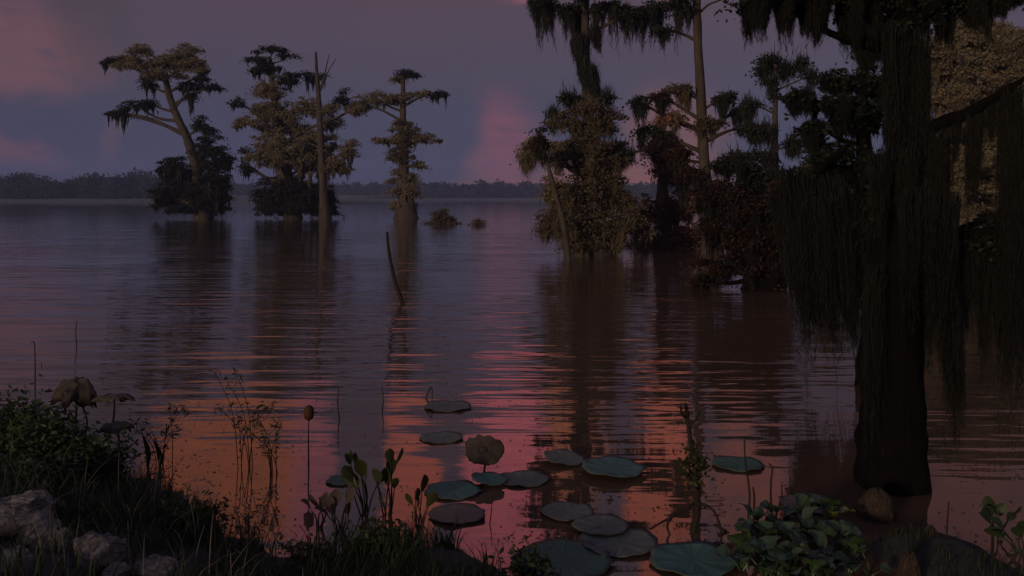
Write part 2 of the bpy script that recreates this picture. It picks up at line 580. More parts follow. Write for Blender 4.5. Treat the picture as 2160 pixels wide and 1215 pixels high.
def mat_water():
    m = bpy.data.materials.new('lake_water')
    m.use_nodes = True
    t = m.node_tree
    for n in list(t.nodes):
        t.nodes.remove(n)
    nb = NB(t)
    g = nb.n('ShaderNodeNewGeometry')
    pos = g.outputs['Position']
    a = nb.noise(nb.mapping(pos, (0.42, 2.3, 1)), 1.0, 2.5, 0.55)
    b = nb.noise(nb.mapping(pos, (2.6, 8.5, 1), (3, 5, 0), (0, 0, 0.22)), 1.0, 2.0, 0.5)
    c = nb.noise(nb.mapping(pos, (0.10, 0.42, 1), (9, 2, 0)), 1.0, 2.0, 0.5)
    sp = nb.n('ShaderNodeSeparateXYZ')
    nb.link(pos, sp.inputs[0])
    breeze = nb.m('MULTIPLY', nb.maprange(sp.outputs[1], 4.6, 9.5, 0.0, 1.0), nb.maprange(sp.outputs[1], 30.0, 80.0, 1.0, 0.15))
    pn = nb.maprange(nb.noise(nb.mapping(pos, (0.10, 0.22, 1), (4, 7, 0)), 1.0, 3.0, 0.6).outputs['Fac'], 0.35, 0.65, 0.35, 1.0)
    patch = nb.m('MULTIPLY', pn, nb.m('ADD', nb.m('MULTIPLY', breeze, 3.6), 0.75))
    h = nb.m('ADD', nb.m('MULTIPLY', a.outputs['Fac'], nb.m('MULTIPLY', patch, 0.0098)),
             nb.m('ADD', nb.m('MULTIPLY', b.outputs['Fac'], nb.m('MULTIPLY', patch, 0.0007)), nb.m('MULTIPLY', c.outputs['Fac'], 0.020)))
    bp = nb.n('ShaderNodeBump')
    bp.inputs['Strength'].default_value = 1.0
    bp.inputs['Distance'].default_value = 1.0
    nb.link(h, bp.inputs['Height'])
    fr = nb.n('ShaderNodeFresnel')
    fr.inputs['IOR'].default_value = 1.62
    nb.link(bp.outputs[0], fr.inputs['Normal'])
    gl = nb.n('ShaderNodeBsdfGlossy')
    gl.inputs['Roughness'].default_value = 0.015
    gl.inputs['Color'].default_value = (1, 1, 1, 1)
    nb.link(bp.outputs[0], gl.inputs['Normal'])
    df = nb.n('ShaderNodeBsdfDiffuse')
    df.inputs['Color'].default_value = (0.066, 0.040, 0.029, 1)      # tannin brown swamp water
    mx = nb.n('ShaderNodeMixShader')
    nb.link(fr.outputs[0], mx.inputs[0])
    nb.link(df.outputs[0], mx.inputs[1])
    nb.link(gl.outputs[0], mx.inputs[2])
    out = nb.n('ShaderNodeOutputMaterial')
    nb.link(mx.outputs[0], out.inputs[0])
    return m


M['water'] = mat_water()

# ------------------------------------------------------------------ setting: lake, bank, far shore
mb = MB()
S = 3000.0
mb.add([(-1400, -60, 0), (1400, -60, 0), (1400, 1000, 0), (-1400, 1000, 0)], [(0, 1, 2, 3)])
o = mb.build('lake_water', M['water'])
o['kind'] = 'structure'

EX = [-40, -12, -7, -4.3, -2.9, -2.2, -1.75, -1.4, -1.05, -0.3, 0.1, 1.5, 5, 40]
EY = [22, 13, 9.5, 7.5, 6.55, 5.95, 5.4, 5.0, 4.65, 4.5, 4.3, 4.15, 4.0, 3.5]


def height(x, y):
    e = np.interp(x, EX, EY)
    h = np.clip((e - y) * 0.17, -0.5, 0.48)
    h = h + 0.05 * mnoise.noise(Vector((x * 1.7, y * 1.7, 0))) + 0.04 * mnoise.noise(Vector((x * 5, y * 5, 3)))
    for (mx, my, r, a) in ((2.62, 5.5, 0.6, 0.20), (-0.55, 4.72, 0.45, 0.16), (2.25, 4.9, 0.45, 0.15)):
        d2 = ((x - mx) ** 2 + (y - my) ** 2) / (r * r)
        h = h + a * math.exp(-d2)
    return float(h)


xs = np.concatenate([np.linspace(-40, -9, 24, endpoint=False), np.linspace(-9, 5, 141), np.linspace(5.5, 40, 24)])
ys = np.concatenate([np.linspace(-30, -1, 14, endpoint=False), np.linspace(-1, 11, 121), np.linspace(11.5, 26, 12)])
V = [(x, y, height(x, y)) for y in ys for x in xs]
nx = len(xs)
Fq = [(j * nx + i, j * nx + i + 1, (j + 1) * nx + i + 1, (j + 1) * nx + i) for j in range(len(ys) - 1) for i in range(nx - 1)]
o = MB().add(V, Fq).build('bank_ground', M['mud'], smooth=True)
o['kind'] = 'structure'


def shore_strip(name, px0, px1, Y, top):
    mb = MB()
    X0, X1 = (px0 - 1080) / F * Y, (px1 - 1080) / F * Y
    n = 60
    V, Fq = [], []
    prof = [(0, -0.5), (6, 0.5), (14, 1.3), (30, 1.6), (260, top)]
    for i in range(n + 1):
        x = X0 + (X1 - X0) * i / n
        j = 5 * mnoise.noise(Vector((x * 0.02, Y, 0)))
        for (dy, z) in prof:
            V.append((x, Y + dy + j, z + 0.3 * mnoise.noise(Vector((x * 0.05, dy, 1)))))
    k = len(prof)
    for i in range(n):
        for q in range(k - 1):
            Fq.append((i * k + q, (i + 1) * k + q, (i + 1) * k + q + 1, i * k + q + 1))
    mb.add(V, Fq)
    o = mb.build(name, M['shore'], smooth=True)
    o['kind'] = 'structure'


shore_strip('far_shore', -1500, 700, 430, 4)
shore_strip('distant_shore', 300, 4300, 760, 6)


def far_wood(name, px0, px1, Y, hpx, n, label, leaf):
    """a wood far across the lake that reads as one mass: lumpy crowns of leaf faces"""
    mb = MB()
    cs = []
    for i in range(n):
        px = px0 + (px1 - px0) * (i + random.random()) / n
        hh = hpx(px) * random.uniform(0.86, 1.06)
        yy = Y + random.uniform(8, 60)
        X = (px - 1080) / F * yy
        H = hh / F * yy
        w = H * random.uniform(0.25, 0.55)
        for z0, ww in ((0.25, 1.15), (0.5, 1.1), (0.75, 0.8)):
            m_ = int(leaf * 0.62)
            a = rng.normal(size=(m_, 3)) * np.array([w * ww, w * ww, H * 0.17]) * 0.6 + np.array([X, yy, H * z0 + 1])
            cs.append(a)
    cen = np.concatenate(cs)
    cen[:, 2] = np.maximum(cen[:, 2], 0.7)
    leaves(mb, cen, 1.7 * Y / 430, 1.2 * Y / 430)
    o = mb.build(name, M['wood_far'])
    o['kind'] = 'stuff'
    tag(o, label, 'wood')


far_wood('far_wood', -700, 460, 450, lambda p: 50 + 14 * mnoise.noise(Vector((p * 0.012, 0, 0))) + (6 if 190 < p < 320 else 0), 130, 'dark low wood across the lake at the left, nearer far shore', 260)
far_wood('far_wood', 380, 3000, 790, lambda p: 36 + 7 * mnoise.noise(Vector((p * 0.015, 5, 0))), 210, 'faint wooded rise across the lake beyond the middle trees', 200)

# ------------------------------------------------------------------ trees


def cypress(label, Y, trunk, pads, leaf_px=7.0, mat_trunk='bark', moss_mat='moss', flute=(0.5, 6, 2.5), cov=2.3, group='cypress trees standing in the lake',
            name='cypress_tree', rough=0.18, moss_r=1.7, limbs=(), tufts=(), sides=12):
    """trunk: (px, py, radius px) from the base up; pads: (px, py, rx, rz, leaf material, moss length px, tufts)"""
    s = Y / F
    base = P(trunk[0][0], trunk[0][1], Y)
    base.z = 0.0
    root = thing(name, label, 'tree', base, group)
    tp = [(*P(px, py, Y), r * s) for px, py, r in trunk]
    tp[0] = (tp[0][0], tp[0][1], -0.25, tp[0][3])
    sp = spline(tp, 6 * len(tp))
    mb = MB()
    tube(mb, sp[:, :3], np.maximum(sp[:, 3], 0.4 * s), sides, rough, flute, seed=Y + trunk[0][0])
    mb.build('trunk', M[mat_trunk], root, base, True)
    for pad in pads:
        px, py, rx, rz, lm, ml, mn = pad
        c = P(px, py, Y)
        RX, RZ = rx * s, rz * s
        RY = RX * 0.8 if RX > RZ else RZ * 0.8
        c.y += random.uniform(-0.55, 0.35) * RY
        # limb from the trunk
        dist = abs(px - np.interp(-py, [-t[1] for t in trunk], [t[0] for t in trunk]))
        pya = min(py + 0.35 * dist + rz * 0.5, trunk[0][1] - 20)
        i = int(np.argmin([abs(sp[k][2] - P(px, pya, Y).z) for k in range(len(sp))]))
        a = sp[i][:3]
        cc = np.array(c)
        L = np.linalg.norm(cc - a)
        if L > 1.5 * sp[i][3]:
            mid = (a + cc) / 2 + np.array([0, 0, 0.10 * L * random.uniform(-1.0, 0.8)])
            end = cc + np.array([(RX * 0.5) * (1 if px > trunk[0][0] else -1), 0, RZ * 0.2])
            mbl = MB()
            lp = spline([a, mid, cc, end], 12)
            r0 = min(sp[i][3] * 0.5, 0.05 * L + 1.0 * s)
            tube(mbl, lp, np.linspace(r0, 0.5 * s, 12), 6, 0.25, seed=px)
            for _ in range(3):
                q = lp[random.randint(6, 10)]
                e = cc + np.array([random.uniform(-1, 1) * RX * 0.8, random.uniform(-1, 1) * RY * 0.6, random.uniform(-0.3, 0.7) * RZ])
                tube(mbl, spline([q, (q + e) / 2 + np.array([0, 0, 0.05 * RX]), e], 6), np.linspace(r0 * 0.45, 0.35 * s, 6), 5)
            mbl.build('branch', M[mat_trunk], root, base, True)
        # foliage
        mbf = MB()
        area = PI * rx * rz
        Lf, Wf = leaf_px * s, leaf_px * s * 0.6
        n = int(1.9 * cov * area / (leaf_px * leaf_px * 0.5 * 0.5))
        cr = leaf_px * 1.45
        K = max(7, int(1.35 * area / (PI * cr * cr)))
        u = unit(rng.normal(size=(K, 3))) * (rng.uniform(0.05, 1.12, K) ** 0.5)[:, None]
        u[:, 2] = np.where(u[:, 2] < 0, u[:, 2] * 0.75, u[:, 2]) - 0.42 * (u[:, 0] ** 2 + u[:, 1] ** 2) * min(1, rx / rz * 0.7)
        sub = cc[None, :] + u * np.array([max(0.3 * RX, RX - 0.9 * cr * s), RY * 0.9, max(0.3 * RZ, RZ - 0.55 * cr * s)])
        srad = rng.uniform(0.35, 1.15, K) * cr * s
        wgt = srad ** 2
        idx = rng.choice(K, n, p=wgt / wgt.sum())
        g3 = rng.normal(size=(n, 3))
        off = g3 * srad[idx][:, None] * np.array([1.15, 1.15, 0.38])
        off[:, 2] -= 0.28 * srad[idx] * (g3[:, 0] ** 2 + g3[:, 1] ** 2) * 0.5
        cen = sub[idx] + off
        cen[:, 2] = np.maximum(cen[:, 2], 0.05)
        leaves(mbf, cen, Lf, Wf, up=0.25)
        fo = mbf.build('foliage', M[lm], root, base)
        if ml > 0 and mn > 0:
            mbm = MB()
            low = np.where(u[:, 2] < (0.05 if Y > 15 else 0.5))[0]
            low = low if len(low) else np.arange(K)
            for _ in range(int(mn * (2.0 if Y > 15 else 2.8))):
                q = sub[rng.choice(low)]
                w = leaf_px * random.uniform(1.0, 2.6) + 3
                ln = ml * (0.25 + 1.0 * random.random() ** 1.8) + leaf_px
                top = q - np.array([0, 0, cr * s * 0.2])
                ln_w = min(ln * s, top[2] + 0.02)
                if ln_w > 0.05:
                    tuft(mbm, top, ln_w, w * s, int((16 if Y < 12 else 9) + w * 0.4), moss_r * s, 0.25, (random.uniform(-0.06, 0.12) * ln_w, 0), None, 22 if Y < 12 else (3 if Y < 60 else 0))
            if mbm.n:
                mbm.build('hanging_moss', M['moss_brown' if lm in ('leaf_brown', 'leaf_umber', 'leaf_glow') and moss_mat == 'moss' else moss_mat], fo, base)
    for lb in limbs:
        pts = [(*(P(px, py, Y) + Vector((0, dy, 0))), r * s) for px, py, r, dy in lb]
        lp = spline(pts, 6 * len(pts))
        mbl = MB()
        tube(mbl, lp[:, :3], np.maximum(lp[:, 3], 0.4 * s), 8, 0.25, seed=lb[0][0])
        mbl.build('branch', M[mat_trunk], root, base, True)
    for (px, py, w, ln, dxp, n, dy) in tufts:
        top = P(px, py, Y) + Vector((0, dy, 0))
        mbm = MB()
        k = max(1, int(w / 30))
        for q in range(k):
            fx = 0 if k == 1 else (q / (k - 1) - 0.5) * w * 0.75
            tuft(mbm, np.array(top) + np.array([fx * s, random.uniform(-0.5, 0.5) * w * s * 0.3, random.uniform(-0.04, 0.02) * ln * s]),
                 min(ln * random.uniform(0.6, 1.08) * s, top.z - 0.01), min(w, (w / k) * 1.5) * s, max(18, int(1.7 * n / k)), moss_r * s, 0.12, ((dxp + random.uniform(-8, 16)) * s, random.uniform(-10, 10) * s), None, 34 if Y < 12 else 10)
        mbm.build('hanging_moss', M[moss_mat], root, base)
    return root


b, d, u_, r_ = 'leaf_brown', 'leaf_far', 'leaf_umber', 'leaf_red'
# left tree: bare leaning upper trunk with a flat crown
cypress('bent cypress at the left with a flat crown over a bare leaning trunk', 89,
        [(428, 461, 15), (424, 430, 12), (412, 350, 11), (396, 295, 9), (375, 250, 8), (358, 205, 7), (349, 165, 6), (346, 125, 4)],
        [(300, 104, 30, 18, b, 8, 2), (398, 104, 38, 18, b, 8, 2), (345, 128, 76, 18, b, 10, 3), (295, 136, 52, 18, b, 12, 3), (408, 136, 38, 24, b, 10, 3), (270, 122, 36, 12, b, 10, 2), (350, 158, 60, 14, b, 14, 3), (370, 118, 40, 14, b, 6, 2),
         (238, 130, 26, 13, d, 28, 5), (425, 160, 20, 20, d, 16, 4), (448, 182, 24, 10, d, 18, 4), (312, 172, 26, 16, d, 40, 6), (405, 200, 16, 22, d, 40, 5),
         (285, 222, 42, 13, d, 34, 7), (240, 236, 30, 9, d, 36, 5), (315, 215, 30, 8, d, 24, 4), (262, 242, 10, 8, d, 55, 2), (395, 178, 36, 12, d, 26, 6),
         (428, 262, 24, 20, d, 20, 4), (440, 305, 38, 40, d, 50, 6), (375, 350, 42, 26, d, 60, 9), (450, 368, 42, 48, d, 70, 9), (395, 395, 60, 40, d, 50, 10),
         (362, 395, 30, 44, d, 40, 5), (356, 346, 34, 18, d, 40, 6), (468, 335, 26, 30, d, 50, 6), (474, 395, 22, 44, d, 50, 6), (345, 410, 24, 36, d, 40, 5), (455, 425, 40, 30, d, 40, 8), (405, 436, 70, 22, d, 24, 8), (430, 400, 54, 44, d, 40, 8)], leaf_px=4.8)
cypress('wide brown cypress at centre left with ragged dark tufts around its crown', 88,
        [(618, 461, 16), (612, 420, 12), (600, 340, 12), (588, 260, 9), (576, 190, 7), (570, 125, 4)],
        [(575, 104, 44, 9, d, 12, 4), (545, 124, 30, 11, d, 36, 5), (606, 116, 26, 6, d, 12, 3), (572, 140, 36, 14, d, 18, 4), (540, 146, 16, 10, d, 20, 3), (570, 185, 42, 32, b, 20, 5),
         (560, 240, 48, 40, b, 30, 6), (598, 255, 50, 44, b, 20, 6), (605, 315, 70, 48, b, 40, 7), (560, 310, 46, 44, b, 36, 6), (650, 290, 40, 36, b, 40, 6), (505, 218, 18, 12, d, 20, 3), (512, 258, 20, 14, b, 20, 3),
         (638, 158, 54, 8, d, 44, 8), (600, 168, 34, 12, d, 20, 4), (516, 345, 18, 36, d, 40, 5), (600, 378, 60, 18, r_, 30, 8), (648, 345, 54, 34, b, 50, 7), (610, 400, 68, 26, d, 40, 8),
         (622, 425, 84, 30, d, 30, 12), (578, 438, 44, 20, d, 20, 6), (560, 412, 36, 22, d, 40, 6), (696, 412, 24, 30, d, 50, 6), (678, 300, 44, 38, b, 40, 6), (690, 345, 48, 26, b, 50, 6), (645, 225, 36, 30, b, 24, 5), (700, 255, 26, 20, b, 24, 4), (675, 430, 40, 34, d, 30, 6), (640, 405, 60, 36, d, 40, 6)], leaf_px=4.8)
cypress('broken pale snag with bare splintered top beside the wide brown cypress', 86,
        [(686, 462, 12), (682, 400, 9), (677, 300, 7.5), (672, 210, 5.5), (668, 150, 3.5), (666, 110, 2.5)],
        [(722, 205, 18, 26, d, 18, 4), (700, 225, 26, 18, b, 18, 4), (755, 222, 24, 14, b, 18, 4), (736, 312, 24, 24, b, 40, 6), (712, 345, 30, 20, b, 40, 6), (745, 230, 20, 14, b, 22, 3), (640, 300, 22, 14, b, 26, 3)],
        leaf_px=4.8, flute=(0.3, 5, 2.0),
        limbs=[[(672, 200, 3, 0), (682, 160, 1.6, 0.3), (692, 112, 0.8, 0.6)], [(676, 190, 2.4, 0), (692, 155, 1.3, -0.3), (712, 124, 0.7, -0.6)], [(672, 230, 3, 0), (645, 228, 1.5, 0), (622, 232, 0.8, 0)]])
cypress('slender tiered brown cypress alone left of the picture middle', 87,
        [(857, 461, 20), (855, 430, 16), (852, 370, 12), (850, 290, 8), (850, 215, 6), (850, 150, 4)],
        [(846, 152, 32, 10, d, 12, 3), (874, 158, 18, 6, d, 8, 2), (838, 164, 16, 10, b, 10, 2), (795, 208, 52, 18, b, 20, 6), (762, 220, 26, 13, b, 22, 4), (836, 205, 34, 14, b, 14, 3), (885, 196, 38, 9, b, 10, 3), (924, 196, 26, 11, d, 34, 4),
         (848, 258, 28, 11, u_, 8, 2), (805, 294, 36, 10, b, 14, 4), (890, 290, 46, 15, b, 18, 5), (850, 270, 40, 12, b, 10, 3), (850, 285, 44, 18, b, 16, 4), (846, 325, 44, 24, u_, 18, 5), (880, 345, 20, 12, b, 12, 3),
         (850, 370, 42, 20, b, 20, 5), (855, 400, 48, 18, b, 34, 7), (850, 430, 30, 14, b, 20, 5)], leaf_px=4.8, flute=(0.5, 6, 3.0))
# low brush in the open water
for (px, py, rx, rz, Yb, lab) in ((938, 458, 42, 24, 70, 'rounded brown bush standing in open water right of the tiered cypress'),
                                  (1008, 466, 14, 8, 66, 'tiny tuft of brush in the water beside the rounded bush')):
    cypress(lab, Yb, [(px, 418 + 2 * F / Yb, 3), (px + 2, py + 4, 2), (px + 1, py, 1.2)],
            [(px - rx * 0.35, py + 3, rx * 0.65, rz * 0.8, u_, 0, 0), (px + rx * 0.4, py + 5, rx * 0.6, rz * 0.7, u_, 0, 0), (px, py - 2, rx * 0.5, rz * 0.8, u_, 0, 0)],
            leaf_px=4.8, name='water_bush', group='bushes standing in the lake', sides=6)['category'] = 'bush'
# centre mass
cypress('massive umber cypress right of the middle with a broad drooping crown', 31,
        [(1252, 540, 36), (1250, 480, 27), (1247, 400, 21), (1243, 320, 18), (1240, 250, 12), (1238, 205, 6)],
        [(1282, 202, 16, 10, d, 10, 2), (1200, 205, 34, 12, d, 14, 3), (1165, 238, 10, 8, d, 8, 2), (1240, 222, 48, 22, u_, 16, 4), (1195, 255, 40, 28, u_, 18, 4), (1285, 255, 50, 30, u_, 18, 4),
         (1122, 318, 28, 36, b, 34, 6), (1190, 320, 60, 40, b, 24, 6), (1265, 320, 60, 44, u_, 28, 6), (1310, 310, 36, 30, d, 36, 6), (1230, 390, 66, 46, u_, 30, 8), (1175, 395, 40, 40, b, 30, 6),
         (1295, 400, 50, 44, u_, 40, 8), (1240, 460, 86, 40, u_, 30, 10), (1320, 460, 60, 40, u_, 36, 8), (1165, 465, 34, 34, u_, 20, 4), (1245, 505, 92, 34, u_, 14, 8), (1215, 440, 60, 50, u_, 30, 6), (1270, 360, 56, 50, u_, 30, 6), (1235, 300, 50, 44, u_, 20, 5)],
        leaf_px=7.5, cov=2.0)
cypress('leaning dead snag with a pod of dark moss at its tip', 29.0,
        [(1200, 543, 8), (1190, 480, 6), (1172, 410, 5), (1156, 350, 4.5), (1142, 300, 4), (1138, 268, 2)],
        [(1140, 300, 19, 34, 'leaf_red', 34, 5), (1142, 272, 10, 10, d, 0, 0)], leaf_px=8, name='leaning_snag', flute=(0.2, 4, 1), cov=3.0)
# trees whose crowns rise out of the picture
cypress('tall thin cypress with long dark beard of moss behind the umber cypress', 37,
        [(1246, 518, 16), (1243, 430, 14), (1240, 300, 11), (1236, 150, 9), (1234, 0, 8), (1230, -160, 6), (1228, -260, 3)],
        [(1150, 4, 40, 14, d, 100, 10), (1225, 16, 50, 22, d, 100, 10), (1185, -30, 90, 30, d, 60, 8), (1290, 6, 44, 20, d, 100, 9), (1340, 26, 48, 26, d, 80, 9), (1385, 16, 40, 20, d, 100, 8),
         (1225, -120, 90, 40, d, 40, 8), (1300, -90, 80, 40, d, 40, 6)],
        leaf_px=7.5, tufts=[(1220, 80, 40, 150, 12, 70, -0.6), (1236, 150, 46, 150, 30, 70, -0.6), (1250, 70, 26, 90, 4, 30, -0.5), (1150, 20, 12, 90, -2, 16, 0), (1120, 0, 10, 80, 0, 14, 0)], moss_r=1.2)
cypress('tall straight cypress with bare trunk running out of the picture top', 32,
        [(1502, 533, 20), (1496, 470, 16), (1486, 350, 12), (1478, 200, 10), (1471, 60, 9), (1468, -80, 8), (1466, -230, 4)],
        [(1436, 14, 40, 26, d, 80, 9), (1400, 60, 24, 14, d, 40, 4), (1440, 185, 40, 18, u_, 50, 7), (1395, 205, 28, 22, r_, 60, 7), (1410, 245, 36, 24, 'leaf_glow', 30, 4), (1525, 205, 46, 20, d, 60, 9), (1560, 235, 40, 14, d, 50, 7),
         (1350, 215, 20, 22, d, 60, 5), (1370, 275, 40, 18, d, 60, 7), (1580, 265, 44, 14, d, 40, 7), (1500, 260, 40, 18, u_, 50, 6), (1425, 320, 34, 22, r_, 60, 7), (1460, 370, 40, 24, r_, 70, 8), (1470, -120, 110, 50, d, 40, 8)],
        leaf_px=7.5, limbs=[[(1472, 30, 3, 0), (1495, 10, 2.4, 0), (1530, -4, 2, 0)]], moss_r=1.1)
cypress('small flat topped cypress on a thin pole trunk at right of centre', 29,
        [(1640, 547, 16), (1636, 430, 9), (1634, 330, 7.5), (1635, 240, 6), (1636, 160, 5), (1636, 120, 3)],
        [(1632, 125, 30, 14, d, 12, 3), (1612, 145, 18, 10, d, 14, 3), (1660, 142, 26, 10, d, 12, 3), (1690, 130, 14, 9, d, 8, 2), (1710, 158, 12, 8, d, 8, 2), (1627, 175, 10, 14, d, 30, 3), (1590, 218, 30, 9, d, 30, 5),
         (1600, 272, 36, 10, d, 40, 7), (1668, 300, 26, 10, d, 30, 5), (1560, 330, 40, 16, d, 20, 4), (1600, 330, 40, 18, d, 20, 4)], leaf_px=9)
# russet mass, middle right
cypress('broad dark russet cypress clump at the right with a swollen base', 19.5,
        [(1612, 605, 44), (1608, 540, 32), (1606, 470, 24), (1600, 400, 20), (1596, 350, 10)],
        [(1545, 345, 62, 20, d, 30, 6), (1600, 372, 70, 26, d, 40, 6), (1530, 400, 56, 26, r_, 70, 8), (1620, 430, 70, 40, r_, 60, 8), (1580, 500, 66, 46, r_, 50, 8), (1510, 560, 56, 26, r_, 20, 4), (1640, 540, 70, 50, r_, 40, 6),
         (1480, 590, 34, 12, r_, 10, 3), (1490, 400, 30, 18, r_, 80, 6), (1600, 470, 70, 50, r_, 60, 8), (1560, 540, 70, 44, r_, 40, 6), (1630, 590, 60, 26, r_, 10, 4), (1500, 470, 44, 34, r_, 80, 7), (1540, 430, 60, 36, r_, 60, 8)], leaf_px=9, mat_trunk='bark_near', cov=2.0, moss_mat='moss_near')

# brown stand closing the right, glow put into leaf colour; orange trees added
for (px, Yb, w, top, lab, lm) in (
        (1985, 33, 70, 55, 'brown leafy tree behind the foreground trunk and its mossy limb', b),
        (2085, 36, 90, 40, 'tall brown leafy tree near the right edge behind the moss curtain', b),
        (2190, 34, 95, 60, 'brown leafy tree cut by the right edge of the picture', b),
        (1935, 39, 70, 60, 'brown leafy tree right beside the foreground trunk, farthest back', u_),
        (2045, 41, 80, 45, 'dim brown leafy tree between the two taller ones at the right', u_),
        (1740, 30, 70, 330, 'low brown leafy tree behind the dark hanging moss at right', u_),
        (1400, 36, 60, 265, 'added orange glow tree behind the straight bare trunk', 'leaf_glow'),
        (1495, 35, 55, 380, 'low added orange glow tree right of the straight bare trunk', 'leaf_glow')):
    wl = 418 + 2 * F / Yb
    pads = []
    rows = int((wl - top) / 55)
    for q in range(rows):
        py = top + 30 + (wl - 20 - top - 30) * q / max(1, rows - 1)
        for k in range(3):
            pads.append((px + random.uniform(-0.75, 0.75) * w * (0.6 if q == 0 else 1.0), py + random.uniform(-14, 14), w * random.uniform(0.5, 0.75), random.uniform(30, 44), lm, 24, 3))
    cypress(lab, Yb, [(px, wl, 22), (px - 3, (wl + top) / 2, 12), (px + 2, top + 30, 4)], pads, leaf_px=8.5, cov=2.1, mat_trunk='bark_brown', group='brown trees behind the mossy ones', name='broadleaf_tree')

# ------------------------------------------------------------------ the dark pair in the foreground, shade put into their colours
cypress('bushy dark green cypress with moss left of the large foreground trunk', 9.5,
        [(1852, 812, 34), (1850, 740, 27), (1846, 620, 23), (1838, 480, 20), (1826, 340, 16), (1816, 220, 10), (1818, 130, 5)],
        [(1850, 85, 24, 14, d, 30, 5), (1825, 108, 22, 12, d, 30, 4), (1760, 150, 16, 10, d, 0, 0), (1745, 165, 26, 12, 'leaf_near', 10, 3), (1790, 170, 50, 24, 'leaf_near', 20, 4), (1690, 200, 38, 20, 'leaf_near', 30, 6), (1850, 160, 50, 40, 'leaf_near', 40, 6),
         (1750, 215, 70, 34, 'leaf_near', 50, 8), (1820, 250, 90, 50, 'leaf_near', 60, 10), (1720, 262, 44, 24, 'leaf_near', 60, 7), (1775, 320, 70, 40, 'leaf_near', 90, 10), (1850, 350, 70, 56, 'leaf_near', 90, 10),
         (1830, 430, 74, 50, 'leaf_near', 120, 12), (1760, 440, 46, 40, 'leaf_near', 100, 8), (1860, 520, 60, 44, 'leaf_near', 120, 10), (1690, 392, 52, 20, 'leaf_near', 160, 10), (1735, 410, 50, 34, 'leaf_near', 180, 10), (1660, 400, 34, 22, 'leaf_red', 160, 7), (1700, 470, 56, 50, 'leaf_red', 160, 10), (1720, 560, 50, 60, 'leaf_red', 160, 10)],
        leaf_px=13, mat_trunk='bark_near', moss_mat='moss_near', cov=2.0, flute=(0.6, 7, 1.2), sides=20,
        limbs=[[(1832, 420, 14, 0), (1770, 362, 11, -0.1), (1730, 366, 9, -0.2), (1690, 374, 8, -0.3), (1640, 384, 5, -0.3)], [(1695, 372, 8, -0.3), (1722, 340, 7, -0.4), (1752, 312, 4, -0.5)],
               [(1842, 560, 12, 0), (1770, 520, 10, -0.2), (1738, 490, 7, -0.3)]],
        tufts=[(1665, 380, 60, 440, 30, 130, -0.3), (1700, 380, 80, 520, 50, 230, -0.3), (1735, 400, 70, 520, 40, 190, -0.25), (1655, 400, 60, 230, 0, 80, -0.2), (1690, 420, 90, 260, 10, 120, 0.0), (1800, 450, 50, 300, 5, 70, -0.3), (1840, 470, 60, 330, 0, 90, -0.3), (1680, 440, 60, 380, 26, 120, -0.4), (1725, 480, 60, 360, 40, 140, -0.4), (1640, 430, 40, 200, 6, 70, -0.2)], moss_r=1.0)
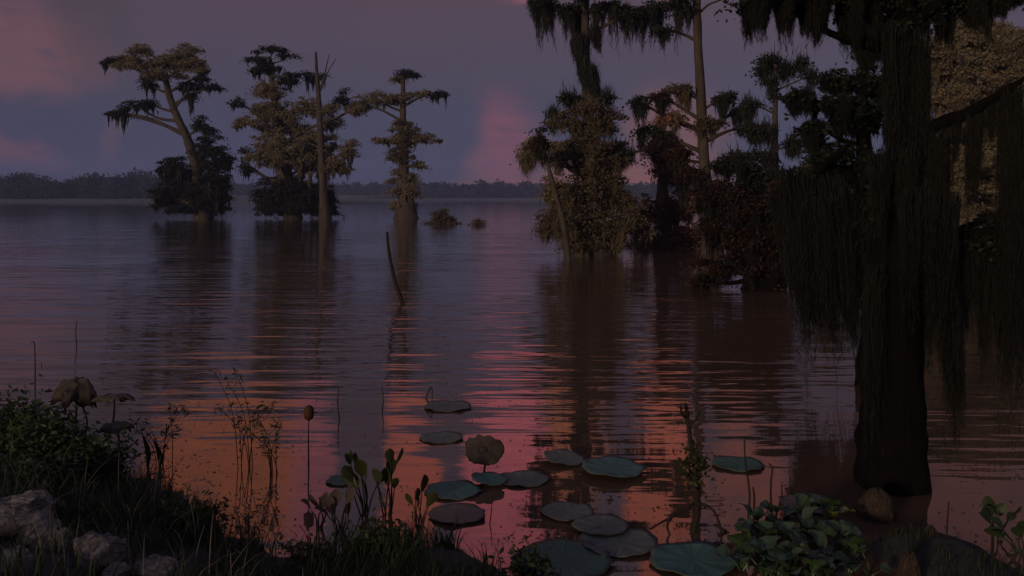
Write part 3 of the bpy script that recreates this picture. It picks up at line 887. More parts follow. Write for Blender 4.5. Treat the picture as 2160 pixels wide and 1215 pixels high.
cypress('huge dark cypress trunk in the foreground right draped with moss', 6.2,
        [(1884, 1024, 76), (1882, 960, 70), (1880, 860, 66), (1879, 700, 62), (1884, 560, 54), (1896, 420, 40), (1906, 280, 29), (1910, 120, 24), (1908, 0, 22), (1905, -150, 18), (1904, -300, 10)],
        [(1620, -6, 80, 16, 'leaf_near', 100, 14), (1715, -4, 60, 20, 'leaf_near', 110, 12), (1800, 14, 60, 30, 'leaf_near', 110, 12), (1870, 30, 60, 44, 'leaf_near', 120, 12), (1980, 5, 60, 26, 'leaf_near', 100, 11), (2050, -10, 60, 20, 'leaf_near', 60, 6),
         (1760, -50, 120, 40, 'leaf_near', 50, 8), (1900, -90, 140, 60, 'leaf_near', 60, 8), (2130, -20, 60, 22, 'leaf_near', 50, 6), (2110, 455, 50, 14, 'leaf_near', 30, 4), (2040, 505, 100, 22, 'leaf_near', 60, 9), (2130, 520, 70, 28, 'leaf_near', 80, 8)],
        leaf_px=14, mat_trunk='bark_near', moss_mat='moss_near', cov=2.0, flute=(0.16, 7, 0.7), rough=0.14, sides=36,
        limbs=[[(1908, 330, 26, 0), (1945, 274, 16, -0.15), (2005, 242, 11, -0.3), (2056, 205, 8, -0.4), (2088, 180, 3, -0.45)],
               [(1892, 540, 34, 0), (1960, 500, 20, -0.1), (2050, 494, 16, -0.2), (2120, 470, 13, -0.25), (2200, 445, 9, -0.3)],
               [(1908, 40, 16, 0), (1800, 0, 10, -0.2), (1690, -20, 7, -0.3), (1560, -10, 4, -0.4)], [(1908, 60, 14, 0), (1990, 0, 10, -0.1), (2100, -30, 7, -0.2), (2200, -50, 4, -0.2)]],
        tufts=[(2066, 200, 46, 520, 8, 170, -0.4), (2066, 300, 48, 820, 10, 200, -0.38), (2015, 240, 22, 250, 0, 50, -0.3), (1982, 256, 16, 130, 0, 30, -0.25), (1962, 270, 12, 190, 8, 24, -0.2), (2034, 226, 12, 170, 4, 24, -0.35), (1998, 250, 10, 320, 4, 14, -0.3),
               (1885, 90, 70, 520, -10, 150, -0.2), (1915, 140, 34, 420, 8, 80, -0.2), (1850, 330, 70, 320, 0, 100, -0.25), (1900, 420, 90, 420, 0, 150, -0.45),
               (1985, 500, 70, 220, 10, 110, -0.1), (2040, 505, 90, 240, 10, 130, -0.15), (2105, 490, 80, 260, -6, 120, -0.2), (2150, 480, 60, 260, 0, 90, -0.25), (1965, 560, 44, 520, 40, 90, -0.1), (2070, 520, 50, 460, 8, 110, -0.2),
               (1820, 560, 40, 420, -6, 110, -0.2), (1960, 620, 50, 420, 30, 120, -0.3), (1940, 300, 40, 330, 6, 90, -0.3), (2120, 520, 90, 420, 0, 150, -0.3), (2000, 520, 110, 330, 10, 170, -0.15), (2040, 0, 20, 140, 16, 40, -0.15), (2030, -10, 30, 120, 12, 40, -0.15), (1640, 0, 20, 60, 0, 20, -0.3), (1775, 10, 16, 60, 0, 20, -0.3), (1950, 560, 40, 300, 0, 60, -0.1)], moss_r=1.0)

# ------------------------------------------------------------------ stems standing in the water


def stem(label, pts, r_px, name='water_reed', cat='reed', mat='twig', head=None, group='single stems standing in the lake'):
    """pts in view rows; the first stands on the water"""
    Y = GY(pts[0][1])
    s = Y / F
    base = P(*pts[0], Y)
    p3 = spline([np.array(P(px, py, Y)) + np.array([0, 0.01 * i, 0]) for i, (px, py) in enumerate(pts)], 5 * len(pts))
    p3[0][2] = -0.03
    mb = MB()
    tube(mb, p3, np.linspace(r_px, r_px * 0.55, len(p3)) * s, 6, 0.2, seed=pts[0][0])
    root = thing(name, label, cat, base, group)
    mb.build('stalk', M[mat], root, base, True)
    if head:
        hw, hh, hm = head
        hb = MB()
        tip = p3[-1]
        prof = [(0, 0.3), (0.15, 0.9), (0.4, 1.0), (0.75, 0.95), (0.95, 0.6), (1.0, 0.2)]
        tube(hb, [tip + np.array([0, 0, (t - 0.1) * hh * s]) for t, _ in prof], [q * hw * s for _, q in prof], 10, 0.2, seed=3)
        hb.build('seed_head', M[hm], root, base, True)
    return root


stem('thin dark reed with hooked tip, leftmost in the open water', [(74, 815), (73, 770), (70, 725), (62, 724)], 1.6)
stem('short curved reed stem in the water at upper left', [(162, 728), (159, 700), (161, 674)], 1.3)
stem('straight stem carrying a blunt ochre seed head', [(651, 985), (650, 930), (650, 885)], 1.8, head=(11, 32, 'ochre'), name='seeding_stem')
stem('bent bare stem left of the ochre stripe of water', [(716, 886), (712, 850), (714, 815)], 1.3)
stem('upright thin reed over the pink water left of the pale pads', [(806, 870), (808, 845), (805, 818)], 1.4)
stem('forked stem bent over at the tip of the farthest pad', [(904, 850), (899, 838), (910, 818), (911, 848)], 1.6)
stem('tall dark twig with knobbed tip behind the hyacinths', [(1578, 1090), (1582, 1040), (1574, 975), (1573, 930), (1577, 926)], 2.4, name='bare_reed')
stem('shorter dark stem with a hooked head behind the hyacinths', [(1626, 1063), (1627, 1020), (1631, 990), (1624, 980)], 2.4, name='bare_reed')
stem('stubby dark spike standing left of the hooked stem', [(1590, 1085), (1592, 1050), (1590, 1030)], 2.6, name='bare_reed')
stem('small straight spike standing behind the red tinted pad', [(1651, 1055), (1650, 1035), (1651, 1018)], 1.8, name='bare_reed')
stem('crooked stem with a thick foot right of the foreground trunk', [(1997, 1165), (1999, 1125), (2005, 1060)], 2.4, name='bare_reed')
stem('curled olive stalk leaning below the wide teal pad', [(962, 1170), (948, 1140), (962, 1105), (964, 1090)], 2.6, mat='arrow', name='bare_reed')
stem('pale lone twig under the withered brown leaf', [(1033, 1105), (1036, 1085), (1038, 1058)], 1.3, name='bare_reed')
stem('leaning black pole in the lake below the tiered cypress', [(850, 640), (832, 590), (820, 530), (816, 490)], 4.6, name='leaning_pole', cat='dead pole')

# a dead sapling with a leafy clump, and its bent twigs
Ys = GY(1120)
ss = Ys / F
base = P(1462, 1120, Ys)
root = thing('dead_sapling', 'dead forked sapling with a small clump of leaves, standing left of the hyacinths', 'sapling', base)
mb = MB()
tp = spline([np.array(P(px, py, Ys)) for px, py in ((1462, 1125), (1470, 1070), (1468, 1000), (1456, 930), (1450, 880), (1446, 850))], 30)
tp[0][2] = -0.05
tube(mb, tp, np.linspace(8, 3, 30) * ss, 8, 0.3)
mb.build('trunk', M['twig'], root, base, True)
for br in ([(1468, 1060), (1500, 1070), (1515, 1110), (1505, 1150)], [(1466, 1060), (1425, 1080), (1385, 1095), (1365, 1100)], [(1425, 1080), (1405, 1105), (1420, 1140)], [(1450, 885), (1436, 870), (1430, 850)],
           [(1452, 900), (1466, 880), (1470, 860)], [(1515, 1110), (1545, 1130), (1560, 1165)]):
    mb = MB()
    q = spline([np.array(P(px, py, Ys)) + np.array([0, -0.04 * i, 0]) for i, (px, py) in enumerate(br)], 12)
    q[:, 2] = np.maximum(q[:, 2], -0.02)
    tube(mb, q, np.linspace(3.6, 1.6, 12) * ss, 6, 0.3)
    mb.build('twig', M['twig'], root, base, True)
mb = MB()
cen = np.array(P(1464, 985, Ys))[None, :] + rng.normal(size=(260, 3)) * np.array([15, 14, 24]) * ss
leaves(mb, cen, 15 * ss, 9 * ss)
mb.build('foliage', M['arrow'], root, base)
mb = MB()
cen = np.array(P(1450, 870, Ys))[None, :] + rng.normal(size=(40, 3)) * np.array([10, 8, 12]) * ss
leaves(mb, cen, 12 * ss, 3 * ss)
mb.build('foliage', M['withered'], root, base)

# ------------------------------------------------------------------ lotus pads
PADS = [
    (945, 857, 50, 'lily_grey', 'small grey pad floating farthest out beside the forked stem'),
    (932, 923, 46, 'lily_grey', 'narrow dim pad left of the withered brown leaf'),
    (956, 1034, 60, 'lily_teal', 'wide teal pad with dark rim beside the olive water plants'),
    (1032, 1013, 38, 'lily_teal', 'small tilted teal pad touching the wide teal one'),
    (722, 1013, 34, 'lily_deep', 'small green pad left of the olive water plants'),
    (1105, 1010, 54, 'lily_grey', 'greyish pad under the end of the pink reflection'),
    (1190, 968, 44, 'lily_grey', 'folded grey pad behind the big raised one'),
    (1293, 988, 68, 'lily_teal', 'big raised teal pad with a curled stalk on it'),
    (1196, 1078, 56, 'lily_grey', 'smooth grey pad in the middle of the pad cluster'),
    (1268, 1107, 60, 'lily_grey', 'grey green pad overlapping a bigger dull one'),
    (1305, 1142, 84, 'lily_grey', 'large dull pad lowest of the overlapping three'),
    (1188, 1180, 104, 'lily_deep', 'largest dark green pad at the bottom middle'),
    (1462, 1180, 94, 'lily_teal', 'large teal pad at the bottom left of the hyacinths'),
    (1555, 978, 54, 'lily_deep', 'flat green pad far out behind the dead twig'),
    (1708, 1062, 62, 'lily_brown', 'reddish brown pad behind the hyacinths'),
    (1722, 1057, 34, 'lily_deep', 'small bright green pad resting on the reddish one'),
    (965, 1084, 60, 'lily_brown', 'sunken dull pad below the wide teal one'),
]
RAISE = {7: 0.02, 9: 0.012, 15: 0.01, 3: 0.01, 6: 0.01, 8: 0.004}
TILT = {3: (0.08, -0.08), 6: (0.08, -0.10), 7: (0.03, 0.03)}
for i, (px, py, rp, mt, lab) in enumerate(PADS):
    z = 0.007 + RAISE.get(i, 0.0) + 0.0004 * i
    Y = GY(py, z)
    R = rp / F * Y
    root = thing('lotus_pad', lab, 'lotus pad', P(px, py, Y), 'lotus pads floating on the lake')
    mb = MB()
    na, nr = 56, 7
    V = [(0, 0, -0.02 * R)]
    ph = random.uniform(0, 6)
    for q in range(1, nr + 1):
        t = q / nr
        for j in range(na):
            th = 2 * PI * j / na
            rr = R * t * (1 + t * t * (0.025 * math.sin(5 * th + ph) + 0.02 * math.sin(11 * th + 2 * ph) + 0.05 * mnoise.noise(Vector((math.cos(th) * 2.5 + i * 7, math.sin(th) * 2.5, 0))) - 0.10 * max(0, mnoise.noise(Vector((math.cos(th) * 6 + i * 3, math.sin(th) * 6, 4))) - 0.25)))
            zz = R * (0.03 * t ** 6 * (1 + 0.9 * math.sin(4 * th + ph)) + 0.012 * t * math.sin(9 * th + ph)) - 0.02 * R * (1 - t)
            V.append((rr * math.cos(th), rr * math.sin(th), zz))
    nt = len(V)
    V += [(x * 0.99, y * 0.99, zz - 0.004) for x, y, zz in V]
    Fq, Ft = [], []
    for off in (0, nt):
        for j in range(na):
            j2 = (j + 1) % na
            Ft.append((off, off + 1 + j, off + 1 + j2))
            for q in range(nr - 1):
                Fq.append((off + 1 + q * na + j, off + 1 + (q + 1) * na + j, off + 1 + (q + 1) * na + j2, off + 1 + q * na + j2))
    for j in range(na):
        j2 = (j + 1) % na
        k = 1 + (nr - 1) * na
        Fq.append((k + j, nt + k + j, nt + k + j2, k + j2))
    V = np.array(V)
    mb.add(V, Fq)
    mb.add(V, Ft)
    mb.build('leaf_blade', M[mt], root, (0, 0, 0), True)
    st = MB()
    tube(st, [(0.02, 0.02, -0.35), (0.0, 0.01, -0.15), (0, 0, -0.025)], [0.006] * 3, 6)
    st.build('stalk', M['arrow'], root, (0, 0, 0), True)
    root.rotation_euler = (TILT.get(i, (0, 0))[0], TILT.get(i, (0, 0))[1], random.uniform(0, 6))
    if i in TILT:
        root.location.z += 0.012

# withered and standing lotus leaves


def umbrella_leaf(label, px, py, w_px, h_px, foot, mat='blade', ragged=0.5, droop=0.6, Y=None, zfoot=0.0, extra=(), tilt=0.0):
    """an old lotus leaf drooping from the top of its stalk, with torn edge"""
    Y = GY(foot[1], zfoot) if Y is None else Y
    s = Y / F
    base = P(foot[0], foot[1], Y)
    root = thing('withered_lotus', label, 'withered leaf', base, 'withered lotus leaves on stalks')
    top = np.array(P(px, py, Y))
    sb = MB()
    q = spline([np.array(base), (np.array(base) + top) / 2 + np.array([0.01, 0, 0]), top], 12)
    tube(sb, q, np.linspace(2.4, 1.8, 12) * s, 6, 0.15)
    sb.build('stalk', M['twig'], root, base, True)
    for ex in extra:
        sb = MB()
        q = spline([np.array(P(a_, b_, Y)) for a_, b_ in ex], 12)
        tube(sb, q, np.linspace(2.2, 1.5, 12) * s, 6, 0.15)
        sb.build('stalk', M['twig'], root, base, True)
    na, nr = 72, 9
    V = [tuple(top + np.array([0, 0, 0.1 * h_px * s]))]
    sd_ = px * 0.37
    for k in range(1, nr + 1):
        t = k / nr
        for j in range(na):
            th = 2 * PI * j / na
            tear = 1 - ragged * t * t * max(0, mnoise.noise(Vector((math.cos(th) * 3 + sd_, math.sin(th) * 3, t * 0.6))) + 0.25)
            fold = 0.12 * math.sin(6 * th + sd_) + 0.10 * mnoise.noise(Vector((math.cos(th) * 2.2, math.sin(th) * 2.2, sd_)))
            rx = w_px * s * (t ** 0.8) * tear * (1 - 0.25 * droop * t)
            z = (-0.16 * h_px * max(0, math.sin(9 * th + 2 * sd_)) * t ** 5 - droop * h_px * (t ** 2.2) + h_px * (fold * t + 0.18 * mnoise.noise(Vector((math.cos(th) * t * 5, math.sin(th) * t * 5, sd_ + 2))))) * s
            V.append((top[0] + rx * math.cos(th), top[1] + rx * math.sin(th) * 0.8, top[2] + z * (1.0 if droop > 0 else 1)))
    if tilt:
        A = np.array(V) - top
        ct, st_ = math.cos(tilt), math.sin(tilt)
        V = np.stack([A[:, 0], A[:, 1] * ct - A[:, 2] * st_, A[:, 1] * st_ + A[:, 2] * ct], axis=1) + top
    Ft = [(0, 1 + j, 1 + (j + 1) % na) for j in range(na)]
    Fq = [(1 + k * na + j, 1 + (k + 1) * na + j, 1 + (k + 1) * na + (j + 1) % na, 1 + k * na + (j + 1) % na) for k in range(nr - 1) for j in range(na)]
    mb = MB()
    mb.add(V, Ft)
    mb.add(V, Fq)
    o = mb.build('leaf_blade', M[mat], root, base, True)
    so_ = o.modifiers.new('thick', 'SOLIDIFY')
    so_.thickness = 0.004
    return root


umbrella_leaf('large tattered lotus leaf drooping on two stalks above the left bank', 160, 800, 62, 62, (158, 905), Y=6.6, ragged=0.7, droop=0.75, extra=[[(172, 850), (184, 890), (178, 930)], [(148, 868), (156, 890), (154, 930)]])
umbrella_leaf('flat torn lotus leaf on one stalk right of the large tattered leaf', 240, 833, 56, 16, (236, 905), Y=6.5, ragged=0.75, droop=0.6)
umbrella_leaf('low crumpled lotus leaf under the flat torn leaf', 246, 892, 50, 22, (250, 955), Y=6.3, ragged=0.75, droop=0.7)
umbrella_leaf('round withered brown lotus leaf standing among the floating pads', 1020, 948, 52, 9, (1021, 997), ragged=0.22, droop=0.6, tilt=1.05)

# ------------------------------------------------------------------ water hyacinths


def hyacinth_leaf_mesh():
    """rounded spoon shaped blade on a bent stalk, growing along +x and up"""
    mb = MB()
    stalk = spline([(0, 0, -0.02), (0.025, 0, 0.05), (0.07, 0, 0.105)], 8)
    tube(mb, stalk, [0.006, 0.008, 0.010, 0.009, 0.007, 0.005, 0.004, 0.0035], 7)
    nu, nv = 12, 8
    V = []
    for i in range(nu + 1):
        t = i / nu
        w = 0.062 * (math.sin(PI * min(1.0, (t * 0.96 + 0.02)) ** 0.72)) ** 0.62
        for j in range(nv + 1):
            s = j / nv * 2 - 1
            x = 0.065 + 0.115 * t
            y = w * s
            z = 0.102 + 0.052 * math.sin(t * 1.9) * (1 - 0.55 * t) + 0.020 * s * s * (1 - 0.5 * t) + 0.005 * math.sin(t * 9 + s * 3)
            V.append((x, y, z))
    Fq = [(i * (nv + 1) + j, (i + 1) * (nv + 1) + j, (i + 1) * (nv + 1) + j + 1, i * (nv + 1) + j + 1) for i in range(nu) for j in range(nv)]
    mb.add(V, Fq)
    return mb


leaf_protos = []
for mname in ('hyacinth', 'hyacinth_yellow'):
    po = hyacinth_leaf_mesh().build('leaf', M[mname], None, (0, 0, 0), True)
    md = po.data
    C.objects.unlink(po)
    leaf_protos.append(md)
HY = [(1590, 1120), (1640, 1105), (1700, 1100), (1750, 1108), (1600, 1160), (1655, 1150), (1715, 1148), (1765, 1155), (1620, 1205), (1680, 1200), (1735, 1205), (1790, 1195), (1650, 1235), (1570, 1190), (1720, 1240), (1830, 1200)]
HL = ['at the back left corner of the clump beside the dead twigs', 'in the back row below the hooked stem', 'in the back row against the reddish pad', 'at the back right corner of the clump',
      'on the left edge of the clump above the teal pad', 'in the left middle of the clump', 'in the middle of the clump with a yellowing leaf', 'on the right flank of the clump', 'low on the left side of the clump',
      'low in the middle of the clump', 'front right of the clump beside the broad spoon leaf', 'holding a broad spoon leaf out to the right', 'at the very bottom edge of the clump on the left', 'leaning over the large teal pad', 'at the very bottom edge of the clump on the right', 'lying apart on the dark mud left of the front knee']
for i, (px, py) in enumerate(HY):
    Y = GY(py + 16)
    base = P(px, py + 16, Y)
    base.z = max(0.0, height(base.x, base.y))
    root = thing('water_hyacinth', 'glossy green water hyacinth ' + HL[i], 'water hyacinth', base, 'water hyacinths in the clump at the bottom right')
    n = random.randint(6, 9) if i != 15 else 3
    for k in range(n):
        lf = bpy.data.objects.new('leaf', leaf_protos[1 if (i == 6 and k == 2) or random.random() < 0.03 else 0])
        C.objects.link(lf)
        lf.parent = root
        a = 2 * PI * k / n + random.uniform(-0.3, 0.3)
        lf.rotation_euler = (random.uniform(-0.35, 0.35), random.uniform(-0.75, 0.35), a)
        sc_ = random.uniform(0.6, 1.02)
        lf.scale = (sc_, sc_ * random.uniform(0.85, 1.15), sc_)
        lf.location = (random.uniform(-0.02, 0.02), random.uniform(-0.02, 0.02), random.uniform(-0.01, 0.04))

# ------------------------------------------------------------------ cypress knees


def knee(label, px, py_top, py_bot, w, Y=None):
    Y = GY(py_bot) if Y is None else Y
    s = Y / F
    b0 = P(px, py_bot, Y)
    H = (py_bot - py_top) * s
    mb = MB()
    n, k = 72, 24
    V = []
    for i in range(k):
        t = i / (k - 1)
        for j in range(n):
            th = 2 * PI * j / n
            r = w * s * (1.12 - 0.22 * t + 0.35 * max(0, 0.25 - t)) * math.sqrt(max(0.0, 1 - (max(0, t - 0.35) / 0.66) ** 2.2))
            dm = 1 - 0.55 * t
            r *= 1 + dm * (0.22 * mnoise.noise(Vector((math.cos(th) * 1.3 + px, math.sin(th) * 1.3, t * 1.4))) + 0.16 * mnoise.noise(Vector((math.cos(th) * 4 + px, math.sin(th) * 4, t * 3.5)))
                           + 0.10 * mnoise.noise(Vector((math.cos(th) * 10 + px, math.sin(th) * 10, t * 4.5))))
            V.append((r * math.cos(th) + 0.02 * t * H, r * math.sin(th), H * t * (1 + 0.10 * mnoise.noise(Vector((math.cos(th) * 1.8, math.sin(th) * 1.8, px)))) - 0.04))
    Fq = [(i * n + j, i * n + (j + 1) % n, (i + 1) * n + (j + 1) % n, (i + 1) * n + j) for i in range(k - 1) for j in range(n)]
    mb.add(V, Fq)
    o = mb.build('cypress_knee', M['knee'], None, (0, 0, 0), True)
    o.location = b0
    tag(o, label, 'cypress knee', 'cypress knees at the foot of the big trunk')


knee('rounded brown cypress knee nearer the big trunk, above the hyacinths', 1848, 1016, 1092, 36)
knee('taller pointed cypress knee at the bottom edge under the big trunk', 1917, 1148, 1230, 25)
knee('small dark cypress knee on the right flank of the big trunk', 1962, 1095, 1150, 18)

# ------------------------------------------------------------------ rocks on the bank


def rock(label, px, py, w, h, Y):
    s = Y / F
    c = P(px, py, Y)
    mb = MB()
    nu, nv = 56, 36
    V = []
    sd_ = px * 0.13
    for i in range(nv + 1):
        ph = PI * i / nv
        for j in range(nu):
            th = 2 * PI * j / nu
            d_ = Vector((math.sin(ph) * math.cos(th), math.sin(ph) * math.sin(th), math.cos(ph)))
            q = 1 + 0.30 * mnoise.noise(d_ * 1.6 + Vector((sd_, 0, 0))) + 0.16 * mnoise.noise(d_ * 3.7 + Vector((sd_, 2, 0))) + 0.07 * mnoise.noise(d_ * 9 + Vector((sd_, 0, 5)))
            V.append((d_.x * q * w * s, d_.y * q * w * s * 0.8, max(-0.6, min(0.85, d_.z * 1.15)) * q * h * s))
    V = np.array(V)
    for _ in range(11):
        nn = np.array([random.gauss(0, 1), random.gauss(0, 1), random.gauss(0.2, 0.7)])
        nn /= np.linalg.norm(nn)
        ext = (V @ nn).max()
        dd = V @ nn - ext * random.uniform(0.62, 0.9)
        V = V - np.outer(np.maximum(dd, 0) * 0.92, nn)
    V += np.array([[mnoise.noise(Vector(v) * 22) * 0.006, mnoise.noise(Vector(v) * 22 + Vector((5, 0, 0))) * 0.006, mnoise.noise(Vector(v) * 18 + Vector((0, 7, 0))) * 0.012] for v in V])
    Fq = [(i * nu + j, (i + 1) * nu + j, (i + 1) * nu + (j + 1) % nu, i * nu + (j + 1) % nu) for i in range(nv) for j in range(nu)]
    mb.add(V, Fq)
    o = mb.build('rock', M['rock'], None, (0, 0, 0), False)
    o.location = c
    o.rotation_euler = (0, 0, random.uniform(-0.6, 0.6))
    tag(o, label, 'rock', 'pale rocks on the bank')


rock('broad pale rock cut by the left edge of the picture', 20, 1100, 95, 52, 4.6)
rock('lumpy pale rock lying behind the round speckled one', 85, 1140, 62, 42, 4.5)
rock('upright narrow rock wedged between the two biggest rocks', 124, 1150, 26, 42, 4.4)
rock('round speckled rock, largest of the right hand ones', 205, 1175, 66, 48, 4.25)
rock('long low pale rock at the bottom edge near the grass', 330, 1206, 62, 24, 4.15)
rock('small flat rock at the bottom edge between bigger rocks', 245, 1212, 40, 18, 4.05)
rock('small grey rock in the bottom left corner', 30, 1190, 60, 26, 4.1)
rock('low rock half buried in grass behind the broad pale one', 100, 1078, 46, 18, 4.9)

# ------------------------------------------------------------------ bank plants


def leafy(label, px, py, rx, rz, Y, n, L, mat, name='bank_shrub', cat='shrub', group='leafy shrubs on the bank', stems=14):
    s = Y / F
    c = np.array(P(px, py, Y))
    gx, gy = float(c[0]), float(c[1])
    g = max(0.0, height(gx, gy))
    root = thing(name, label, cat, (gx, gy, g), group)
    mb = MB()
    mbl = MB()
    for _ in range(stems):
        a = np.array([gx + random.uniform(-0.4, 0.4) * rx * s, gy + random.uniform(-0.4, 0.4) * rx * s, g - 0.05])
        e = c + np.array([random.uniform(-0.95, 0.95) * rx * s, random.uniform(-0.8, 0.8) * rx * s, 0])
        tt = (e[0] - c[0]) / (rx * s)
        e[2] = c[2] + rz * s * (random.uniform(0.2, 1.0) * math.sqrt(max(0.05, 1 - tt * tt)))
        q = spline([a, (a + e) / 2 + np.array([random.uniform(-0.05, 0.05), 0, 0.05]), e], 16)
        tube(mb, q, np.linspace(0.006, 0.0015, 16), 5)
        for p in range(3, 16):
            m_ = max(1, int(n / stems / 13))
            cen = q[p][None, :] + rng.normal(size=(m_, 3)) * L * 1.1
            leaves(mbl, cen, L, L * 0.42, up=0.2, droop=0.25)
    mb.build('stem', M['twig'], root, (gx, gy, g), True)
    mbl.build('foliage', M[mat], root, (gx, gy, g))


leafy('tall dark green shrub cut by the left edge of the picture', 25, 930, 70, 100, 6.2, 2600, 0.065, 'shrub', stems=22)
leafy('bushy green shrub under the large tattered lotus leaf', 120, 970, 80, 95, 6.0, 3000, 0.06, 'shrub', stems=24)
leafy('lower green shrub at the water edge right of the others', 215, 985, 60, 60, 5.9, 1600, 0.055, 'shrub', stems=18)
leafy('low dark plant spreading behind the rocks', 60, 1040, 90, 50, 5.4, 1600, 0.05, 'shrub', stems=18)
leafy('weedy clump halfway down the grassy bank', 400, 1120, 80, 45, 5.1, 1400, 0.045, 'grass', stems=18)
leafy('dark weedy clump on the mud at the bottom middle', 800, 1180, 60, 44, 4.75, 1200, 0.05, 'grass', stems=16)
leafy('yellowish low weed at the foot of the grassy bank', 640, 1195, 40, 30, 4.7, 500, 0.05, 'arrow', stems=10)
leafy('spiky dark weed left of the large bottom pad', 1115, 1205, 40, 30, 4.55, 400, 0.05, 'grass', stems=10)


def water_plant(label, px, py, Y, n, h_px, spread, mat='arrow'):
    s = Y / F
    c = P(px, py, Y)
    root = thing('water_plant', label, 'water plant', (c.x, c.y, 0), 'olive plants growing out of the water')
    for k in range(n):
        mb = MB()
        a = np.array([c.x + random.uniform(-0.3, 0.3) * spread * s, c.y + random.uniform(-0.3, 0.3) * spread * s, -0.05])
        e = np.array([c.x + random.uniform(-1, 1) * spread * s, c.y + random.uniform(-0.6, 0.6) * spread * s, h_px * s * random.uniform(0.5, 1.0)])
        q = spline([a, (a + e) / 2 + np.array([random.uniform(-0.02, 0.02), 0, 0.02]), e], 10)
        tube(mb, q, np.linspace(0.006, 0.003, 10), 5)
        # a folded lance blade at the tip
        d_ = unit((e - q[6])[None, :])[0]
        sd_ = np.cross(d_, np.array([random.uniform(-1, 1), random.uniform(-1, 1), 0.2]))
        sd_ /= np.linalg.norm(sd_)
        L = random.uniform(34, 56) * s
        wd = L * 0.26
        up = np.cross(sd_, d_)
        V, nv = [], 7
        for i in range(nv):
            t = i / (nv - 1)
            w = wd * math.sin(PI * (t * 0.94 + 0.03)) ** 0.8
            p0 = e + d_ * L * t - np.array([0, 0, 0.25 * L * t * t])
            V += [tuple(p0 - sd_ * w + up * w * 0.35), tuple(p0), tuple(p0 + sd_ * w + up * w * 0.35)]
        Fq = [(i * 3 + j, (i + 1) * 3 + j, (i + 1) * 3 + j + 1, i * 3 + j + 1) for i in range(nv - 1) for j in range(2)]
        mb.add(V, Fq)
        mb.build('leaf', M[mat], root, (c.x, c.y, 0), True)
    return root


water_plant('olive lance leaved plant tallest of those left of the wide teal pad', 770, 1085, 5.6, 9, 110, 34)
water_plant('dark olive water plant close right of the tallest one', 815, 1080, 5.6, 7, 110, 24)
water_plant('lance leaved plant with long leaves against the wide teal pad', 885, 1120, 5.3, 7, 90, 24)
water_plant('small rounded water plant near the foot of the bank', 670, 1110, 5.4, 5, 60, 26, 'withered')
water_plant('brown feathery water plant left of the tallest olive one', 715, 1125, 5.3, 10, 70, 26, 'withered')
water_plant('sparse water plant at the right edge of the lily water', 2105, 1150, 5.2, 6, 60, 36, 'shrub')
water_plant('low dark plant in the water cut by the right edge', 2150, 1170, 5.0, 8, 50, 40, 'shrub')

# pale flowering smartweed leaning over the water
for (px, py, Y, h, lab) in ((520, 985, 6.6, 200, 'tall pale flowering weed leaning over the water left of the ochre stem'), (585, 985, 6.4, 130, 'short pale flowering weed closer to the ochre stem'),
                            (345, 960, 6.7, 110, 'pale feathery weed between the lotus leaves and the tree reflection')):
    s = Y / F
    c = P(px, py, Y)
    root = thing('flowering_weed', lab, 'weed', (c.x, c.y, 0), 'flowering weeds at the edge of the bank')
    ms, ml, mf = MB(), MB(), MB()
    for k in range(7):
        a = np.array([c.x + random.uniform(-0.06, 0.06), c.y + random.uniform(-0.05, 0.05), -0.05])
        e = np.array([c.x + random.uniform(-0.26, 0.2), c.y + random.uniform(-0.12, 0.12), h * s * random.uniform(0.55, 1.0)])
        q = spline([a, a + (e - a) * np.array([0.25, 0.3, 0.62]), e + np.array([0, 0, 0.02]), e + np.array([random.uniform(-0.08, 0.08), 0, -0.03])], 16)
        tube(ms, q, np.linspace(0.0035, 0.0012, 16), 5)
        leaves(ml, np.repeat(q[4:14], 2, axis=0) + rng.normal(size=(20, 3)) * 0.02, 0.07, 0.013, up=0.1)
        leaves(mf, q[13:].repeat(4, axis=0) + rng.normal(size=(12, 3)) * 0.008, 0.016, 0.011)
    ms.build('stem', M['twig'], root, (c.x, c.y, 0), True)
    ml.build('foliage', M['grass'], root, (c.x, c.y, 0))
    mf.build('flower', M['flower'], root, (c.x, c.y, 0))

# arching blades above the bank
for (pts, lab) in (([(312, 990), (312, 950), (300, 915)], 'curved dark blade leaf right of the low crumpled lotus leaf'), ([(338, 985), (336, 955), (326, 930)], 'thin arching blade leaf second from the low crumpled lotus leaf')):
    Y = GY(pts[0][1])
    s = Y / F
    p3 = spline([np.array(P(px, py, Y)) for px, py in pts], 12)
    p3[0][2] = -0.02
    V = []
    for i, q in enumerate(p3):
        w = 6 * s * math.sin(PI * (i / 11 * 0.9 + 0.08))
        V += [(q[0] - w, q[1], q[2]), (q[0], q[1] - w * 0.5, q[2]), (q[0] + w, q[1], q[2])]
    Fq = [(i * 3 + j, i * 3 + j + 1, (i + 1) * 3 + j + 1, (i + 1) * 3 + j) for i in range(11) for j in range(2)]
    o = MB().add(V, Fq).build('reed_blade', M['grass'], None, tuple(P(*pts[0], Y)), True)
    o.modifiers.new('thick', 'SOLIDIFY').thickness = 0.002
    tag(o, lab, 'reed', 'single stems standing in the lake')

# grass over the bank


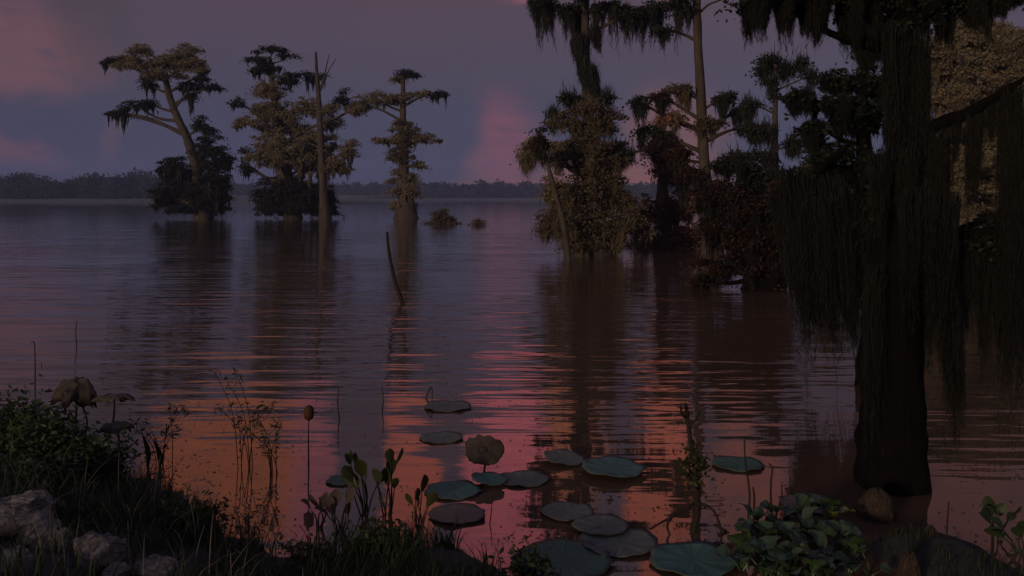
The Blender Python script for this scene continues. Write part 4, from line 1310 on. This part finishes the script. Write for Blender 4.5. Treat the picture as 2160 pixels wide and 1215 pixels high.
def grass_field(name, label, n, xr, yr, hmin, Lr, mat, wpx=0.004):
    pts = []
    while len(pts) < n:
        x = random.uniform(*xr)
        y = random.uniform(*yr)
        h = height(x, y)
        if h < hmin or h > 0.75:
            continue
        if mnoise.noise(Vector((x * 2.1, y * 2.1, 9))) < -0.25:
            continue
        if x < -1.55 and y < 4.75 and random.random() < 0.78:
            continue
        pts.append((x, y, h))
    p = np.array(pts)
    L = rng.uniform(Lr[0], Lr[1], n)
    ang = rng.uniform(0, 2 * PI, n)
    lean = rng.uniform(0.1, 0.9, n) * L
    dv = np.stack([np.cos(ang), np.sin(ang)], axis=1)
    side = np.stack([-np.sin(ang), np.cos(ang)], axis=1)
    segs = 4
    V = np.zeros((n, segs + 1, 2, 3))
    for i in range(segs + 1):
        t = i / segs
        w = wpx * (1 - t) ** 0.6 + 0.0004
        cx = p[:, :2] + dv * (lean * t * t)[:, None]
        z = p[:, 2] + L * t - 0.35 * lean * t ** 3 - 0.01
        for k, sg in enumerate((-1, 1)):
            V[:, i, k, :2] = cx + side * w * sg
            V[:, i, k, 2] = z
    base_ = (np.arange(n) * (segs + 1) * 2)[:, None]
    Fq = np.concatenate([np.concatenate([base_ + 2 * i, base_ + 2 * i + 1, base_ + 2 * i + 3, base_ + 2 * i + 2], axis=1) for i in range(segs)])
    o = MB().add(V.reshape(-1, 3), Fq).build(name, M[mat])
    o['kind'] = 'stuff'
    tag(o, label, 'grass')


grass_field('bank_grass', 'dark green grass growing over the near bank', 11000, (-5.0, 0.2), (3.6, 7.5), 0.01, (0.07, 0.22), 'grass')
grass_field('mud_weeds', 'sparse short weeds on the dark mud under the big trunk', 900, (1.4, 3.6), (4.0, 6.0), 0.01, (0.03, 0.09), 'grass', 0.003)
grass_field('dry_grass', 'scattered pale dry blades in the dark bank grass', 260, (-3.2, -0.9), (3.8, 6.2), 0.03, (0.16, 0.40), 'straw', 0.0024)

# duckweed and fallen bits drifting along the near water
mb = MB()
pts = []
while len(pts) < 2600:
    x, y = random.uniform(-4.5, 4.2), random.uniform(4.3, 9.5)
    e = np.interp(x, EX, EY)
    near = math.exp(-max(0.0, y - e) / 0.55) + 0.10
    if random.random() < near * max(0.0, mnoise.noise(Vector((x * 1.3, y * 2.4, 4))) + 0.3) and height(x, y) < 0:
        pts.append((x, y, 0.003 + random.uniform(0, 0.002)))
pts = np.array(pts)
n = len(pts)
a = rng.uniform(0, 2 * PI, n)
L = rng.uniform(0.004, 0.014, n)
V = np.zeros((n, 6, 3))
for k in range(6):
    th = k * PI / 3
    V[:, k, 0] = pts[:, 0] + L * (np.cos(a) * math.cos(th) - 0.6 * np.sin(a) * math.sin(th))
    V[:, k, 1] = pts[:, 1] + L * (np.sin(a) * math.cos(th) + 0.6 * np.cos(a) * math.sin(th))
    V[:, k, 2] = pts[:, 2]
mb.add(V.reshape(-1, 3), np.arange(n * 6).reshape(n, 6))
o = mb.build('duckweed', M['arrow'])
o['kind'] = 'stuff'
tag(o, 'specks of duckweed and leaf bits drifting on the near water', 'duckweed')

# ------------------------------------------------------------------ evening haze over the lake
mb = MB()
x0, x1, y0, y1, z0, z1 = -1450, 1450, -80, 1250, -1.6, 52
mb.add([(x0, y0, z0), (x1, y0, z0), (x1, y1, z0), (x0, y1, z0), (x0, y0, z1), (x1, y0, z1), (x1, y1, z1), (x0, y1, z1)],
       [(0, 3, 2, 1), (4, 5, 6, 7), (0, 1, 5, 4), (1, 2, 6, 5), (2, 3, 7, 6), (3, 0, 4, 7)])
m = bpy.data.materials.new('evening_haze')
m.use_nodes = True
t = m.node_tree
for n in list(t.nodes):
    t.nodes.remove(n)
pv = t.nodes.new('ShaderNodeVolumePrincipled')
pv.inputs['Color'].default_value = (0.50, 0.58, 1.0, 1)
pv.inputs['Density'].default_value = 0.00034
ou = t.nodes.new('ShaderNodeOutputMaterial')
t.links.new(pv.outputs[0], ou.inputs['Volume'])
o = mb.build('haze', m)
o['kind'] = 'stuff'
